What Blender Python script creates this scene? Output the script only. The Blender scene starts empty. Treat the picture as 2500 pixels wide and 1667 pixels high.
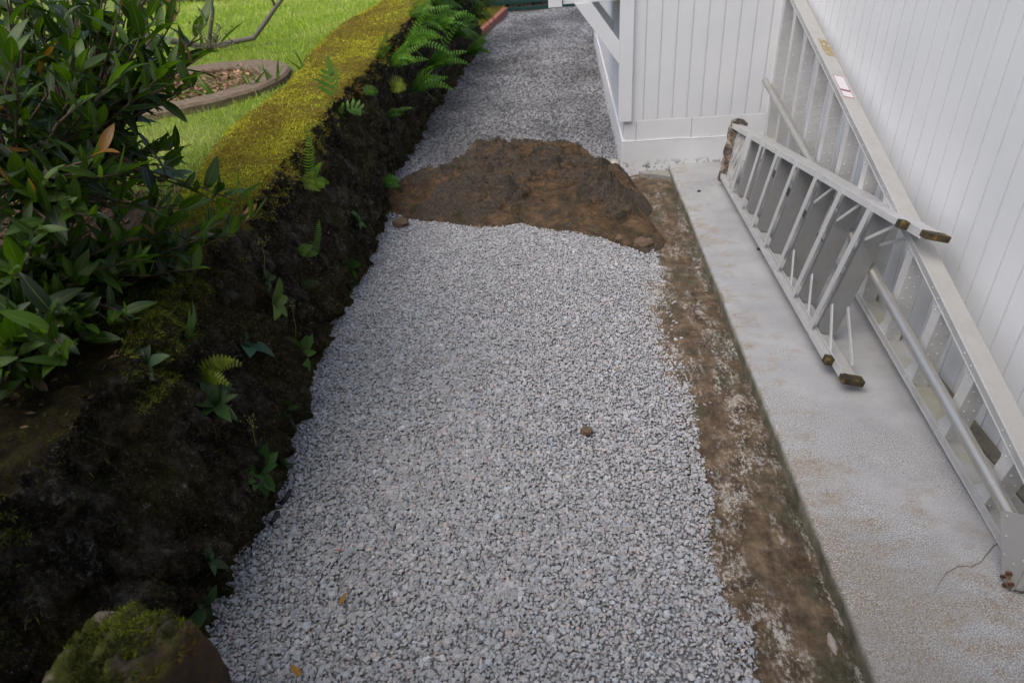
import bpy, bmesh, math, random
import numpy as np
from mathutils import Vector, Matrix, noise
from mathutils.bvhtree import BVHTree

random.seed(7)
rng = np.random.default_rng(11)
R = math.radians
SC = bpy.context.scene
COL = SC.collection

# ---------------------------------------------------------------- camera
yaw, pitch, roll = R(-6.85), R(33.55), R(-5.27)
fwd = Vector((math.sin(yaw) * math.cos(pitch), math.cos(yaw) * math.cos(pitch), -math.sin(pitch)))
r0 = Vector((math.cos(yaw), -math.sin(yaw), 0)); u0 = r0.cross(fwd)
rr = math.cos(roll) * r0 + math.sin(roll) * u0
uu = -math.sin(roll) * r0 + math.cos(roll) * u0
cd = bpy.data.cameras.new('camera'); cam = bpy.data.objects.new('camera', cd); COL.objects.link(cam)
cam.matrix_world = Matrix(((rr.x, uu.x, -fwd.x, 0), (rr.y, uu.y, -fwd.y, 0), (rr.z, uu.z, -fwd.z, 1.65), (0, 0, 0, 1)))
cd.sensor_width = 36; cd.lens = 22.61; cd.clip_start = .05; cd.clip_end = 400
cd.dof.use_dof = True; cd.dof.focus_distance = 2.5; cd.dof.aperture_fstop = 3.0
SC.camera = cam

# ---------------------------------------------------------------- sky, sun, exposure (overcast day)
EL, AZ = R(60), R(-132)         # sun high, to the left and a little behind (azimuth from +Y)
w = bpy.data.worlds.new('World'); SC.world = w; w.use_nodes = True
nt = w.node_tree; bg = nt.nodes['Background']
sky = nt.nodes.new('ShaderNodeTexSky'); sky.sky_type = 'NISHITA'; sky.sun_disc = False
sky.sun_elevation = EL; sky.sun_rotation = AZ
sky.air_density = 1.0; sky.dust_density = 4.0; sky.ozone_density = 1.0
nt.links.new(sky.outputs[0], bg.inputs[0]); bg.inputs[1].default_value = .15
sd = bpy.data.lights.new('sun', 'SUN'); sun = bpy.data.objects.new('sun', sd); COL.objects.link(sun)
sd.energy = 1.1; sd.angle = R(50); sd.color = (1, .975, .94)
sdir = Vector((math.sin(AZ) * math.cos(EL), math.cos(AZ) * math.cos(EL), math.sin(EL)))
sun.rotation_euler = sdir.to_track_quat('Z', 'Y').to_euler(); sun.location = (0, 0, 20)
SC.view_settings.view_transform = 'Standard'; SC.view_settings.look = 'None'
SC.view_settings.exposure = 0.26; SC.view_settings.gamma = 1.0
SC.render.engine = 'CYCLES'
SC.cycles.max_bounces = 6; SC.cycles.diffuse_bounces = 4; SC.cycles.glossy_bounces = 3
SC.cycles.transmission_bounces = 4; SC.cycles.use_denoising = True; SC.cycles.denoising_prefilter = 'NONE'

# ---------------------------------------------------------------- helpers
def link(o, parent=None):
    COL.objects.link(o)
    if parent is not None: o.parent = parent
    return o

def tag(o, label=None, cat=None, group=None, kind=None):
    if label: o['label'] = label
    if cat: o['category'] = cat
    if group: o['group'] = group
    if kind: o['kind'] = kind
    return o

def empty(name, loc=(0, 0, 0), label=None, cat=None, group=None):
    o = bpy.data.objects.new(name, None); o.location = loc; o.empty_display_size = .1
    link(o); return tag(o, label, cat, group)

def mesh_np(name, V, F, mat, parent=None, smooth=False, col=None, colname='col', world=True):
    """V (n,3); F: (m,k) array or list of such arrays."""
    V = np.asarray(V, np.float32)
    Fs = F if isinstance(F, list) else [F]
    Fs = [np.asarray(f, np.int32) for f in Fs if len(f)]
    me = bpy.data.meshes.new(name)
    me.vertices.add(len(V))
    if parent is not None and world:
        V = V - np.array(parent_loc(parent), np.float32)
    me.vertices.foreach_set('co', V.ravel())
    nl = sum(f.size for f in Fs); npoly = sum(len(f) for f in Fs)
    me.loops.add(nl); me.polygons.add(npoly)
    me.loops.foreach_set('vertex_index', np.concatenate([f.ravel() for f in Fs]))
    tot = np.concatenate([np.full(len(f), f.shape[1], np.int32) for f in Fs])
    st = np.concatenate([[0], np.cumsum(tot)[:-1]]).astype(np.int32)
    me.polygons.foreach_set('loop_start', st)
    me.polygons.foreach_set('loop_total', tot)
    me.polygons.foreach_set('use_smooth', np.full(npoly, smooth))
    me.update(calc_edges=True)
    if col is not None:
        c = np.ones((len(V), 4), np.float32); c[:, :3] = col
        a = me.color_attributes.new(colname, 'FLOAT_COLOR', 'POINT'); a.data.foreach_set('color', c.ravel())
    me.materials.append(mat)
    o = bpy.data.objects.new(name, me)
    return link(o, parent)

def parent_loc(p):
    l = Vector(p.location)
    while p.parent is not None:
        p = p.parent; l += p.location
    return l

class MB:
    """collects simple solids; build() links them as ONE mesh"""
    def __init__(s): s.bm = bmesh.new()
    def quadbox(s, c8):
        vs = [s.bm.verts.new(c) for c in c8]
        for f in ((0, 3, 2, 1), (4, 5, 6, 7), (0, 1, 5, 4), (1, 2, 6, 5), (2, 3, 7, 6), (3, 0, 4, 7)):
            s.bm.faces.new([vs[i] for i in f])
        return vs
    def box(s, a, b):
        (x0, y0, z0), (x1, y1, z1) = a, b
        return s.quadbox([(x0, y0, z0), (x1, y0, z0), (x1, y1, z0), (x0, y1, z0), (x0, y0, z1), (x1, y0, z1), (x1, y1, z1), (x0, y1, z1)])
    def bar(s, a, b, sx, sy, up=(0, 0, 1)):
        a, b = Vector(a), Vector(b); d = (b - a).normalized(); u = Vector(up)
        x = d.cross(u)
        if x.length < 1e-4: x = d.cross(Vector((1, 0, 0)))
        x.normalize(); y = x.cross(d).normalized()
        c = []
        for p in (a, b):
            for i, j in ((-1, -1), (1, -1), (1, 1), (-1, 1)):
                c.append(p + x * (i * sx / 2) + y * (j * sy / 2))
        return s.quadbox(c)
    def prism(s, pts, d):
        """closed polygon pts extruded by vector d"""
        d = Vector(d); a = [s.bm.verts.new(p) for p in pts]; b = [s.bm.verts.new(Vector(p) + d) for p in pts]
        n = len(pts)
        s.bm.faces.new(a[::-1]); s.bm.faces.new(b)
        for i in range(n): s.bm.faces.new((a[i], a[(i + 1) % n], b[(i + 1) % n], b[i]))
    def tube(s, pts, rad, seg=8, cap=True):
        pts = [Vector(p) for p in pts]; rings = []
        if not hasattr(rad, '__len__'): rad = [rad] * len(pts)
        for i, p in enumerate(pts):
            d = (pts[min(i + 1, len(pts) - 1)] - pts[max(i - 1, 0)]).normalized()
            x = d.cross(Vector((0, 0, 1)))
            if x.length < .05: x = d.cross(Vector((1, 0, 0)))
            x.normalize(); y = x.cross(d)
            rings.append([s.bm.verts.new(p + rad[i] * (math.cos(2 * math.pi * k / seg) * x + math.sin(2 * math.pi * k / seg) * y)) for k in range(seg)])
        for a, b in zip(rings, rings[1:]):
            for k in range(seg): s.bm.faces.new((a[k], b[k], b[(k + 1) % seg], a[(k + 1) % seg]))
        if cap:
            s.bm.faces.new(rings[0]); s.bm.faces.new(rings[-1][::-1])
    def dome(s, p, n, r, h=.5):
        """rivet head: small low dome at p along n"""
        p = Vector(p); n = Vector(n).normalized(); x = n.orthogonal().normalized(); y = n.cross(x)
        prev = None
        for t in (0, .55, .9):
            rad = r * math.cos(t * 1.5); z = r * h * math.sin(t * 1.5)
            ring = [s.bm.verts.new(p + n * z + rad * (math.cos(k * math.pi / 3) * x + math.sin(k * math.pi / 3) * y)) for k in range(6)]
            if prev:
                for k in range(6): s.bm.faces.new((prev[k], prev[(k + 1) % 6], ring[(k + 1) % 6], ring[k]))
            prev = ring
        s.bm.faces.new(prev)
    def build(s, name, mat, parent=None, bevel=0, smooth=False, seg=2):
        bmesh.ops.recalc_face_normals(s.bm, faces=s.bm.faces)
        me = bpy.data.meshes.new(name)
        if parent is not None:
            bmesh.ops.translate(s.bm, verts=s.bm.verts, vec=-parent_loc(parent))
        s.bm.to_mesh(me); s.bm.free()
        me.materials.append(mat)
        o = bpy.data.objects.new(name, me); link(o, parent)
        if smooth:
            for p in me.polygons: p.use_smooth = True
        if bevel:
            m = o.modifiers.new('bevel', 'BEVEL'); m.width = bevel; m.segments = seg; m.limit_method = 'ANGLE'; m.angle_limit = R(40)
        return o

def fbm(p, o=4, s=1.0):
    return noise.fractal(Vector(p) * s, 1.0, 2.0, o)

def facet(q, amp, tilt=.5, soft=.12):
    """broken-rock relief: every Voronoi cell is a tilted flat with its own height"""
    d, pts = noise.voronoi(q)
    def plane(c):
        r = noise.cell_vector(c * 9.7 + Vector((3.1, 5.7, 1.3))); r2 = noise.cell_vector(c * 5.3 + Vector((8.9, 2.2, 4.4)))
        return (r.x - .5) + tilt * (q - c).dot(Vector((r2.x - .5, r2.y - .5, r2.z - .5))) * 2
    a = plane(pts[0]); e = d[1] - d[0]
    if e < soft: a = a * (.5 + .5 * e / soft) + plane(pts[1]) * (.5 - .5 * e / soft)
    return amp * a

def grid_faces(nu, nv, loop=False):
    i = np.arange(nu - 1)[:, None]; j = np.arange(nv - (0 if loop else 1))[None, :]
    j2 = (j + 1) % nv
    return np.stack([i * nv + j, (i + 1) * nv + j, (i + 1) * nv + j2, i * nv + j2], -1).reshape(-1, 4)

# ---------------------------------------------------------------- materials
class MT:
    def __init__(s, name):
        s.m = bpy.data.materials.new(name); s.m.use_nodes = True; s.nt = s.m.node_tree
        s.b = s.nt.nodes['Principled BSDF']; s.out = s.nt.nodes['Material Output']
        s.pos = None
    def n(s, t, **kw):
        d = s.nt.nodes.new('ShaderNode' + t)
        for k, v in kw.items():
            if k in d.inputs.keys():
                s.set(d.inputs[k], v)
            else: setattr(d, k, v)
        return d
    def set(s, inp, v):
        if isinstance(v, bpy.types.NodeSocket): s.nt.links.new(v, inp)
        elif isinstance(v, (tuple, list)) and len(v) == 3 and inp.type == 'RGBA': inp.default_value = (*v, 1)
        else: inp.default_value = v
    def coord(s):
        if s.pos is None: s.pos = s.n('NewGeometry').outputs['Position']
        return s.pos
    def map(s, scale=(1, 1, 1), rot=(0, 0, 0)):
        d = s.n('Mapping', Vector=s.coord()); d.inputs['Scale'].default_value = scale; d.inputs['Rotation'].default_value = rot
        return d.outputs[0]
    def noise(s, scale, detail=4, rough=.6, vec=None, dist=0):
        d = s.n('TexNoise', Vector=vec or s.coord(), Scale=scale, Detail=detail, Roughness=rough, Distortion=dist)
        return d.outputs[0]
    def vor(s, scale, vec=None, feature='F1', out='Distance'):
        d = s.n('TexVoronoi', feature=feature, Vector=vec or s.coord(), Scale=scale)
        return d.outputs[out]
    def ramp(s, fac, *stops):
        d = s.n('ValToRGB', Fac=fac); cr = d.color_ramp
        while len(cr.elements) < len(stops): cr.elements.new(.5)
        for e, (p, c) in zip(cr.elements, stops):
            e.position = p; e.color = (*c, 1) if isinstance(c, tuple) else (c, c, c, 1)
        return d.outputs[0]
    def mix(s, fac, a, b, mode='MIX'):
        d = s.n('Mix', data_type='RGBA', blend_type=mode)
        s.set(d.inputs[0], fac); s.set(d.inputs[6], a); s.set(d.inputs[7], b)
        return d.outputs[2]
    def math(s, op, a, b=0.0, clamp=False):
        d = s.n('Math', operation=op, use_clamp=clamp); s.set(d.inputs[0], a); s.set(d.inputs[1], b); return d.outputs[0]
    def rng(s, v, a, b, c=0.0, d=1.0):
        q = s.n('MapRange'); s.set(q.inputs[0], v)
        for i, x in enumerate((a, b, c, d)): q.inputs[i + 1].default_value = x
        return q.outputs[0]
    def bump(s, h, strength=.3, dist=.01):
        d = s.n('Bump', Height=h, Strength=strength, Distance=dist); s.nt.links.new(d.outputs[0], s.b.inputs['Normal'])
    def done(s, color, rough=.6, metal=0.0, spec=None):
        s.set(s.b.inputs['Base Color'], color); s.set(s.b.inputs['Roughness'], rough); s.set(s.b.inputs['Metallic'], metal)
        if spec is not None: s.b.inputs['Specular IOR Level'].default_value = spec
        return s.m
    def attr(s, name='col'):
        return s.n('Attribute', attribute_name=name).outputs['Color']
    def sep(s, v):
        return s.n('SeparateXYZ', Vector=v).outputs

def M_paint():
    t = MT('white_paint')
    g = t.noise(3, 5); f = t.noise(60, 3, vec=t.map((1, 1, 6)))
    c = t.ramp(g, (.3, (.70, .715, .73)), (.7, (.76, .77, .78)))
    sp = t.rng(t.vor(34), .035, .02); sp = t.math('MULTIPLY', sp, t.rng(t.noise(9, 2), .60, .66))
    c = t.mix(t.math('MULTIPLY', sp, .5), c, (.15, .13, .1))
    t.bump(f, .12, .004)
    return t.done(c, .5)
def M_paintrough():
    t = MT('painted_masonry')
    g = t.noise(6, 5); f = t.noise(45, 4)
    c = t.ramp(g, (.3, (.69, .705, .72)), (.7, (.75, .76, .77)))
    z = t.sep(t.coord())[2]
    d = t.math('MULTIPLY', t.rng(z, .05, -.02), t.rng(t.noise(28, 4), .52, .6))
    c = t.mix(d, c, (.12, .11, .09))
    t.bump(f, .25, .006)
    return t.done(c, .6)
def M_slab():
    t = MT('weathered_concrete')
    P = t.coord(); X, Y, Z = t.sep(P)
    base = t.ramp(t.noise(3.0, 6, .65), (.3, (.275, .28, .285)), (.7, (.385, .39, .395)))
    cl = t.noise(1.7, 5, .6, dist=.6)
    # brown tannin stains: more of them towards the near end and along the open edge
    edge = t.rng(X, 1.0, .72); near = t.rng(Y, 2.2, .9)
    edge = t.rng(X, .98, .72); near = t.rng(Y, 1.9, .8)
    st = t.math('ADD', t.math('MULTIPLY', edge, .17), t.math('MULTIPLY', near, .25))
    st = t.math('ADD', t.noise(7, 6, .7, vec=t.map((1.0, 1.6, 1))), st)
    stain = t.math('MULTIPLY', t.rng(st, .60, .76, 0, .95), t.rng(t.noise(60, 4, .8), .38, .60, .25, 1.0))
    c = t.mix(stain, base, t.ramp(t.noise(140, 3, .7), (.35, (.15, .10, .055)), (.62, (.34, .28, .20))))
    # exposed aggregate: dark and light grains, strongest where the cement skin has worn away
    worn = t.math('MAXIMUM', t.rng(t.math('ADD', cl, t.math('MULTIPLY', near, .22)), .50, .66), .15)
    gr = t.noise(260, 2, .7)
    c = t.mix(t.math('MULTIPLY', worn, t.rng(gr, .52, .62)), c, (.13, .125, .12))
    c = t.mix(t.math('MULTIPLY', worn, t.math('MULTIPLY', t.rng(gr, .45, .36), .6)), c, (.68, .67, .65))
    sp = t.math('MULTIPLY', t.rng(t.vor(38), .12, .06), t.rng(t.noise(14, 2), .55, .62))
    c = t.mix(t.math('MULTIPLY', sp, .8), c, (.06, .05, .035))
    # grey, damp band
    db = t.math('MULTIPLY', t.rng(t.noise(2.6, 4, vec=t.map((.7, 1.3, 1))), .5, .62), .35)
    c = t.mix(db, c, (.24, .24, .245))
    side = t.rng(Z, -.006, -.03)
    sc = t.ramp(t.noise(16, 5), (.3, (.07, .065, .045)), (.55, (.16, .145, .10)), (.75, (.30, .27, .21)))
    c = t.mix(side, c, sc)
    t.bump(t.math('ADD', t.math('MULTIPLY', gr, worn), t.math('MULTIPLY', t.noise(26, 5, .6), .6)), .16, .004)
    return t.done(c, .85)
def M_footing():
    t = MT('dirty_footing')
    X, Y, Z = t.sep(t.coord())
    n1 = t.noise(14, 6, .7); n2 = t.noise(5, 5, .65)
    c = t.ramp(n1, (.30, (.026, .018, .010)), (.47, (.078, .050, .027)), (.60, (.15, .105, .062)), (.8, (.26, .20, .13)))
    m = t.math('MULTIPLY', t.rng(t.math('ADD', n2, t.math('MULTIPLY', t.rng(X, .58, .72), .12)), .54, .64), .85)
    c = t.mix(m, c, t.ramp(t.noise(40, 3), (.3, (.022, .024, .010)), (.7, (.075, .065, .035))))
    wv = t.math('ADD', t.math('MULTIPLY', t.noise(70, 5, .8, vec=t.map((1.25, .8, 1))), .6), t.math('MULTIPLY', t.noise(16, 5, .75, vec=t.map((1.3, .7, 1))), .4))
    wm = t.math('MULTIPLY', t.rng(wv, .495, .57), t.rng(t.noise(5.0, 5, .65, vec=t.map((1.8, .5, 1))), .46, .58, .05, .75))
    c = t.mix(wm, c, (.50, .48, .44))
    t.bump(t.math('ADD', n1, t.math('MULTIPLY', wv, .6)), .6, .012)
    return t.done(c, .9)
def M_gravel():
    t = MT('crushed_gravel')
    a = t.attr(); n = t.noise(160, 3)
    c = t.mix(t.rng(n, .35, .75, 0, .30), a, (.26, .265, .28))
    t.bump(t.noise(400, 2), .25, .002)
    return t.done(c, .9, spec=.25)
def M_gravelbase():
    t = MT('gravel_bed')
    n = t.noise(70, 4, .7)
    c = t.ramp(n, (.3, (.14, .14, .145)), (.7, (.38, .38, .385)))
    t.bump(n, 1, .02)
    return t.done(c, .95)
def M_dirt():
    t = MT('soil')
    n = t.noise(18, 6, .7)
    c = t.ramp(n, (.3, (.028, .018, .010)), (.55, (.075, .045, .024)), (.8, (.15, .10, .06)))
    t.bump(n, .8, .02)
    return t.done(c, .95)
def M_outcrop():
    t = MT('brown_lava_outcrop')
    g = t.n('NewGeometry'); nz = t.sep(g.outputs['Normal'])[2]
    n = t.noise(9, 7, .7, vec=t.map((1, 1.9, 2.2), (0, 0, .35))); f = t.noise(60, 5, .7)
    c = t.ramp(n, (.30, (.055, .042, .030)), (.46, (.13, .092, .058)), (.58, (.21, .135, .077)), (.75, (.31, .21, .13)))
    flat = t.rng(nz, .72, .95)
    soil = t.math('MULTIPLY', flat, t.rng(t.noise(4.5, 5, .65), .47, .60))
    c = t.mix(t.math('MULTIPLY', soil, .75), c, t.ramp(f, (.3, (.15, .080, .036)), (.7, (.31, .18, .085))))
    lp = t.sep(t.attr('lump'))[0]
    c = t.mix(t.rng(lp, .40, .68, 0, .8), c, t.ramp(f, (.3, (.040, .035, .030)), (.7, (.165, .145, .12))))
    li = t.math('MULTIPLY', t.rng(t.noise(30, 5, .75), .58, .68), t.rng(t.noise(3.3, 3), .46, .56))
    c = t.mix(t.math('MULTIPLY', li, .6), c, (.12, .115, .08))
    mo = t.rng(t.noise(6, 5, .7), .56, .64, 0, .6)
    c = t.mix(mo, c, (.055, .05, .015))
    t.bump(t.math('ADD', t.math('ADD', f, n), t.math('MULTIPLY', t.noise(150, 3, .8), .4)), 1.0, .03)
    return t.done(c, .92, spec=.2)
def M_wall():
    t = MT('dark_lava_wall')
    g = t.n('NewGeometry'); nz = t.sep(g.outputs['Normal'])[2]
    z = t.sep(t.coord())[2]
    n = t.noise(8, 8, .78, vec=t.map((1, 1.35, .6))); f = t.noise(75, 5, .75); k = t.noise(2.3, 4)
    c = t.ramp(n, (.38, (.007, .006, .005)), (.49, (.028, .022, .016)), (.57, (.085, .073, .060)), (.64, (.21, .19, .165)))
    c = t.mix(t.rng(t.noise(4.4, 5, .7),   .54, .66, 0, .6), c, (.055, .026, .011))
    gm = t.rng(t.math('ADD', k, t.math('MULTIPLY', t.rng(z, .12, -.06), .12)), .46, .60, 0, .8)
    c = t.mix(gm, c, t.ramp(f, (.35, (.030, .028, .007)), (.65, (.090, .078, .016))))
    li = t.math('MULTIPLY', t.rng(t.noise(40, 6, .9), .575, .60), t.rng(t.noise(5.5, 4), .46, .56))
    c = t.mix(li, c, (.24, .25, .22))
    c = t.mix(t.rng(f, .56, .60, 0, .6), c, (.17, .14, .10))
    sp = t.math('MULTIPLY', t.rng(t.vor(95), .22, .15), t.rng(t.noise(13, 5, .75), .50, .60))
    c = t.mix(sp, c, (.30, .29, .24))
    sp = t.math('MULTIPLY', t.rng(t.vor(31), .26, .16), t.rng(t.noise(6, 4, .7), .56, .62))
    c = t.mix(t.math('MULTIPLY', sp, t.rng(f, .40, .52)), c, (.27, .27, .23))
    top = t.math('MULTIPLY', t.rng(nz, .50, .80), t.rng(t.math('ADD', z, t.math('MULTIPLY', k, .12)), .66, .74))
    tc = t.ramp(t.noise(30, 5, .7), (.3, (.10, .07, .018)), (.5, (.25, .20, .024)), (.72, (.42, .36, .03)))
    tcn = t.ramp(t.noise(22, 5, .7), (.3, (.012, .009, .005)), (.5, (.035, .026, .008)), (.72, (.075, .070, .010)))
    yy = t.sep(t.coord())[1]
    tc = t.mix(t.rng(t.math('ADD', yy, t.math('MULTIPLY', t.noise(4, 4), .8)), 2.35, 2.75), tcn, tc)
    c = t.mix(top, c, tc)
    t.bump(t.math('ADD', t.math('ADD', f, n), t.math('MULTIPLY', t.noise(190, 3, .8), .5)), 1.0, .035)
    return t.done(c, .95, spec=.15)
def M_fgrock():
    t = MT('mossy_boulder')
    g = t.n('NewGeometry'); nz = t.sep(g.outputs['Normal'])[2]
    X, Y, Z = t.sep(t.coord())
    n = t.noise(10, 6, .7); f = t.noise(60, 5, .7)
    c = t.ramp(n, (.3, (.025, .02, .016)), (.55, (.065, .048, .036)), (.75, (.15, .115, .09)))
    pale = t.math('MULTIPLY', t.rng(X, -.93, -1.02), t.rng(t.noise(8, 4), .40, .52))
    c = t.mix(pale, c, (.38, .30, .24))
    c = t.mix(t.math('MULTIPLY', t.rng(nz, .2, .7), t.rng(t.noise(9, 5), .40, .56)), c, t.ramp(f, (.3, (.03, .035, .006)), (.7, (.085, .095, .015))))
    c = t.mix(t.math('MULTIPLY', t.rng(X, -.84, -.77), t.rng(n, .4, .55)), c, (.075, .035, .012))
    t.bump(t.math('ADD', f, n), .7, .015)
    return t.done(c, .93, spec=.2)
def M_vcol(name, rough=.7, trans=.0, sheen=0, spec=.3, colname='col'):
    t = MT(name)
    a = t.attr(colname)
    t.done(a, rough, spec=spec)
    if trans:
        tr = t.n('BsdfTranslucent', Color=t.mix(1.0, a, (1.15, 1.2, .55), 'MULTIPLY'))
        mx = t.n('MixShader'); mx.inputs[0].default_value = trans
        t.nt.links.new(t.b.outputs[0], mx.inputs[1]); t.nt.links.new(tr.outputs[0], mx.inputs[2]); t.nt.links.new(mx.outputs[0], t.out.inputs[0])
    return t.m
def M_leaf(name, dark, light, rough=.32, trans=.28):
    t = MT(name)
    u, s, r = t.sep(t.attr('leaf'))
    c = t.mix(t.rng(r, .95, .99), t.mix(r, dark, light), (.28, .13, .03))
    mid = t.rng(t.math('ABSOLUTE', t.math('SUBTRACT', u, .5)), .05, .02)
    ve = t.n('TexWave', bands_direction='DIAGONAL', Scale=9.0); 
    cv = t.n('CombineXYZ'); t.set(cv.inputs[0], t.math('ABSOLUTE', t.math('SUBTRACT', u, .5))); t.set(cv.inputs[1], t.math('MULTIPLY', s, -1.0))
    t.nt.links.new(cv.outputs[0], ve.inputs['Vector'])
    c = t.mix(t.math('MULTIPLY', mid, .55), c, (.22, .27, .08))
    c = t.mix(t.math('MULTIPLY', t.noise(30, 3), .25), c, (.015, .02, .006))
    t.bump(t.math('ADD', t.math('MULTIPLY', ve.outputs[1], .5), mid), .25, .002)
    t.done(c, rough, spec=.5)
    tr = t.n('BsdfTranslucent', Color=t.mix(1.0, c, (1.6, 1.7, .35), 'MULTIPLY'))
    mx = t.n('MixShader'); mx.inputs[0].default_value = trans
    t.nt.links.new(t.b.outputs[0], mx.inputs[1]); t.nt.links.new(tr.outputs[0], mx.inputs[2]); t.nt.links.new(mx.outputs[0], t.out.inputs[0])
    return t.m
def M_alu(name, base=(.56, .56, .55), metal=.55, rough=.48, dirt=.5, yellow=.0):
    t = MT(name)
    n = t.noise(9, 6, .7); f = t.noise(120, 3)
    c = t.mix(t.rng(n, .45, .75, 0, dirt), base, (.30, .29, .26))
    sp = t.math('MULTIPLY', t.rng(t.vor(55), .14, .07), t.rng(t.noise(12, 2), .54, .6))
    c = t.mix(t.math('MULTIPLY', sp, dirt), c, (.10, .085, .06))
    if yellow: c = t.mix(t.rng(t.noise(5, 5, .7), .50, .68, 0, yellow), c, (.42, .38, .16))
    t.bump(f, .06, .002)
    return t.done(c, t.rng(n, .3, .7, rough - .08, rough + .12), metal)
def M_plain(name, c, rough=.6, metal=0.0, var=.3):
    t = MT(name)
    k = t.mix(t.rng(t.noise(25, 5, .7), .35, .75, 0, var), c, tuple(x * .35 for x in c))
    t.bump(t.noise(80, 3), .15, .003)
    return t.done(k, rough, metal)
def M_rubber():
    t = MT('worn_rubber_foot')
    c = t.ramp(t.noise(26, 4, .7, vec=t.map((1, 1, 1))), (.42, (.022, .018, .008)), (.56, (.06, .042, .012)), (.68, (.26, .165, .03)))
    t.bump(t.noise(90, 3), .3, .003)
    return t.done(c, .75)

PAINT, MASON, SLAB, FOOT = M_paint(), M_paintrough(), M_slab(), M_footing()
GRAV, GBASE, DIRT, OUT, WALL, FGR = M_gravel(), M_gravelbase(), M_dirt(), M_outcrop(), M_wall(), M_fgrock()
ALU = M_alu('weathered_aluminium', (.56, .56, .555), .45, .48, .4); ALU2 = M_alu('dull_aluminium', (.60, .60, .59), .15, .5, .35)
ALU3 = M_alu('shaded_tread', (.33, .335, .34), .6, .40, .9); ALUY = M_alu('stained_aluminium', (.55, .55, .52), .45, .5, .5, .55)  # stepladder treads: base darkened to paint in shade between rungs, blotches are dirt
ALUW = M_alu('oxidised_rail', (.47, .465, .44), .3, .55, .35, .0)
POLE = M_alu('pole_aluminium', (.50, .495, .47), .7, .36, .5, .30)
RUB = M_rubber()
STEEL = M_plain('bare_steel', (.5, .5, .5), .35, .8); RUST = M_plain('rusty_bolt', (.085, .035, .018), .9)
MOSS = M_vcol('moss', .85, .3); GRASS = M_vcol('grass_blades', .6, .4); LITTER = M_vcol('dead_leaves', .8, .1)
FERN = M_vcol('fern_frond', .5, .3); TWIG = M_plain('twig_bark', (.10, .065, .045), .85)
LEAF = M_leaf('glossy_leaf', (.011, .032, .008), (.090, .185, .013), .38, .38)
BARK = M_plain('lichen_bark', (.17, .15, .12), .9)
GREEN = M_plain('dark_green_paint', (.012, .060, .048), .5)
RED = M_plain('red_painted_kerb', (.42, .15, .10), .75, 0, .5)
RING = M_plain('old_concrete', (.23, .165, .105), .95, 0, .9)
BLACK = M_plain('black_plastic', (.012, .012, .014), .5)
STONE = M_plain('brown_stone', (.15, .10, .065), .9, 0, .5)

# ---------------------------------------------------------------- ground and gravel
GZ = -.062
def gravel_z(x, y):
    return GZ + .012 * np.sin(x * 2.1 + .6) * np.cos(y * 1.3) + .008 * np.sin(x * 5.3 + y * 3.1)
S = 150.0
o = mesh_np('ground', [(-S, -S, -.2), (S, -S, -.2), (S, S, -.2), (-S, S, -.2)], np.array([[0, 1, 2, 3]]), DIRT); tag(o, kind='structure')
xs = np.linspace(-1.75, .385, 75); ys = np.linspace(-1.0, 15.0, 400)
gx, gy = np.meshgrid(xs, ys, indexing='ij')
V = np.stack([gx, gy, gravel_z(gx, gy) - .009], -1).reshape(-1, 3)
o = mesh_np('gravel_bed', V, grid_faces(75, 400), GBASE, smooth=True); tag(o, kind='structure')

def rock_templates(n, npts=17, seed=3, flat=.66):
    r = np.random.default_rng(seed); out = []
    for _ in range(n):
        bm = bmesh.new()
        p = r.normal(size=(npts, 3)); p /= np.linalg.norm(p, axis=1)[:, None]
        p *= r.uniform(.88, 1.06, (npts, 1)); p *= np.array([1, r.uniform(.65, .95), r.uniform(flat - .15, flat + .12)])
        for q in p: bm.verts.new(q)
        res = bmesh.ops.convex_hull(bm, input=bm.verts)
        bmesh.ops.delete(bm, geom=[g for g in res['geom_interior'] if isinstance(g, bmesh.types.BMVert)], context='VERTS')
        bmesh.ops.triangulate(bm, faces=bm.faces)
        bm.verts.ensure_lookup_table(); bm.verts.index_update()
        out.append((np.array([v.co[:] for v in bm.verts]), np.array([[v.index for v in f.verts] for f in bm.faces])))
        bm.free()
    return out
TPL = rock_templates(28)

def rand_rot(n, tilt):
    a = rng.uniform(0, 2 * np.pi, n); b = rng.normal(0, tilt, n); c = rng.normal(0, tilt, n)
    ca, sa, cb, sb, cc, sn = np.cos(a), np.sin(a), np.cos(b), np.sin(b), np.cos(c), np.sin(c)
    Rz = np.zeros((n, 3, 3)); Rz[:, 0, 0] = ca; Rz[:, 0, 1] = -sa; Rz[:, 1, 0] = sa; Rz[:, 1, 1] = ca; Rz[:, 2, 2] = 1
    Rx = np.zeros((n, 3, 3)); Rx[:, 0, 0] = 1; Rx[:, 1, 1] = cb; Rx[:, 1, 2] = -sb; Rx[:, 2, 1] = sb; Rx[:, 2, 2] = cb
    Ry = np.zeros((n, 3, 3)); Ry[:, 1, 1] = 1; Ry[:, 0, 0] = cc; Ry[:, 0, 2] = sn; Ry[:, 2, 0] = -sn; Ry[:, 2, 2] = cc
    return Rz @ Rx @ Ry

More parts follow.
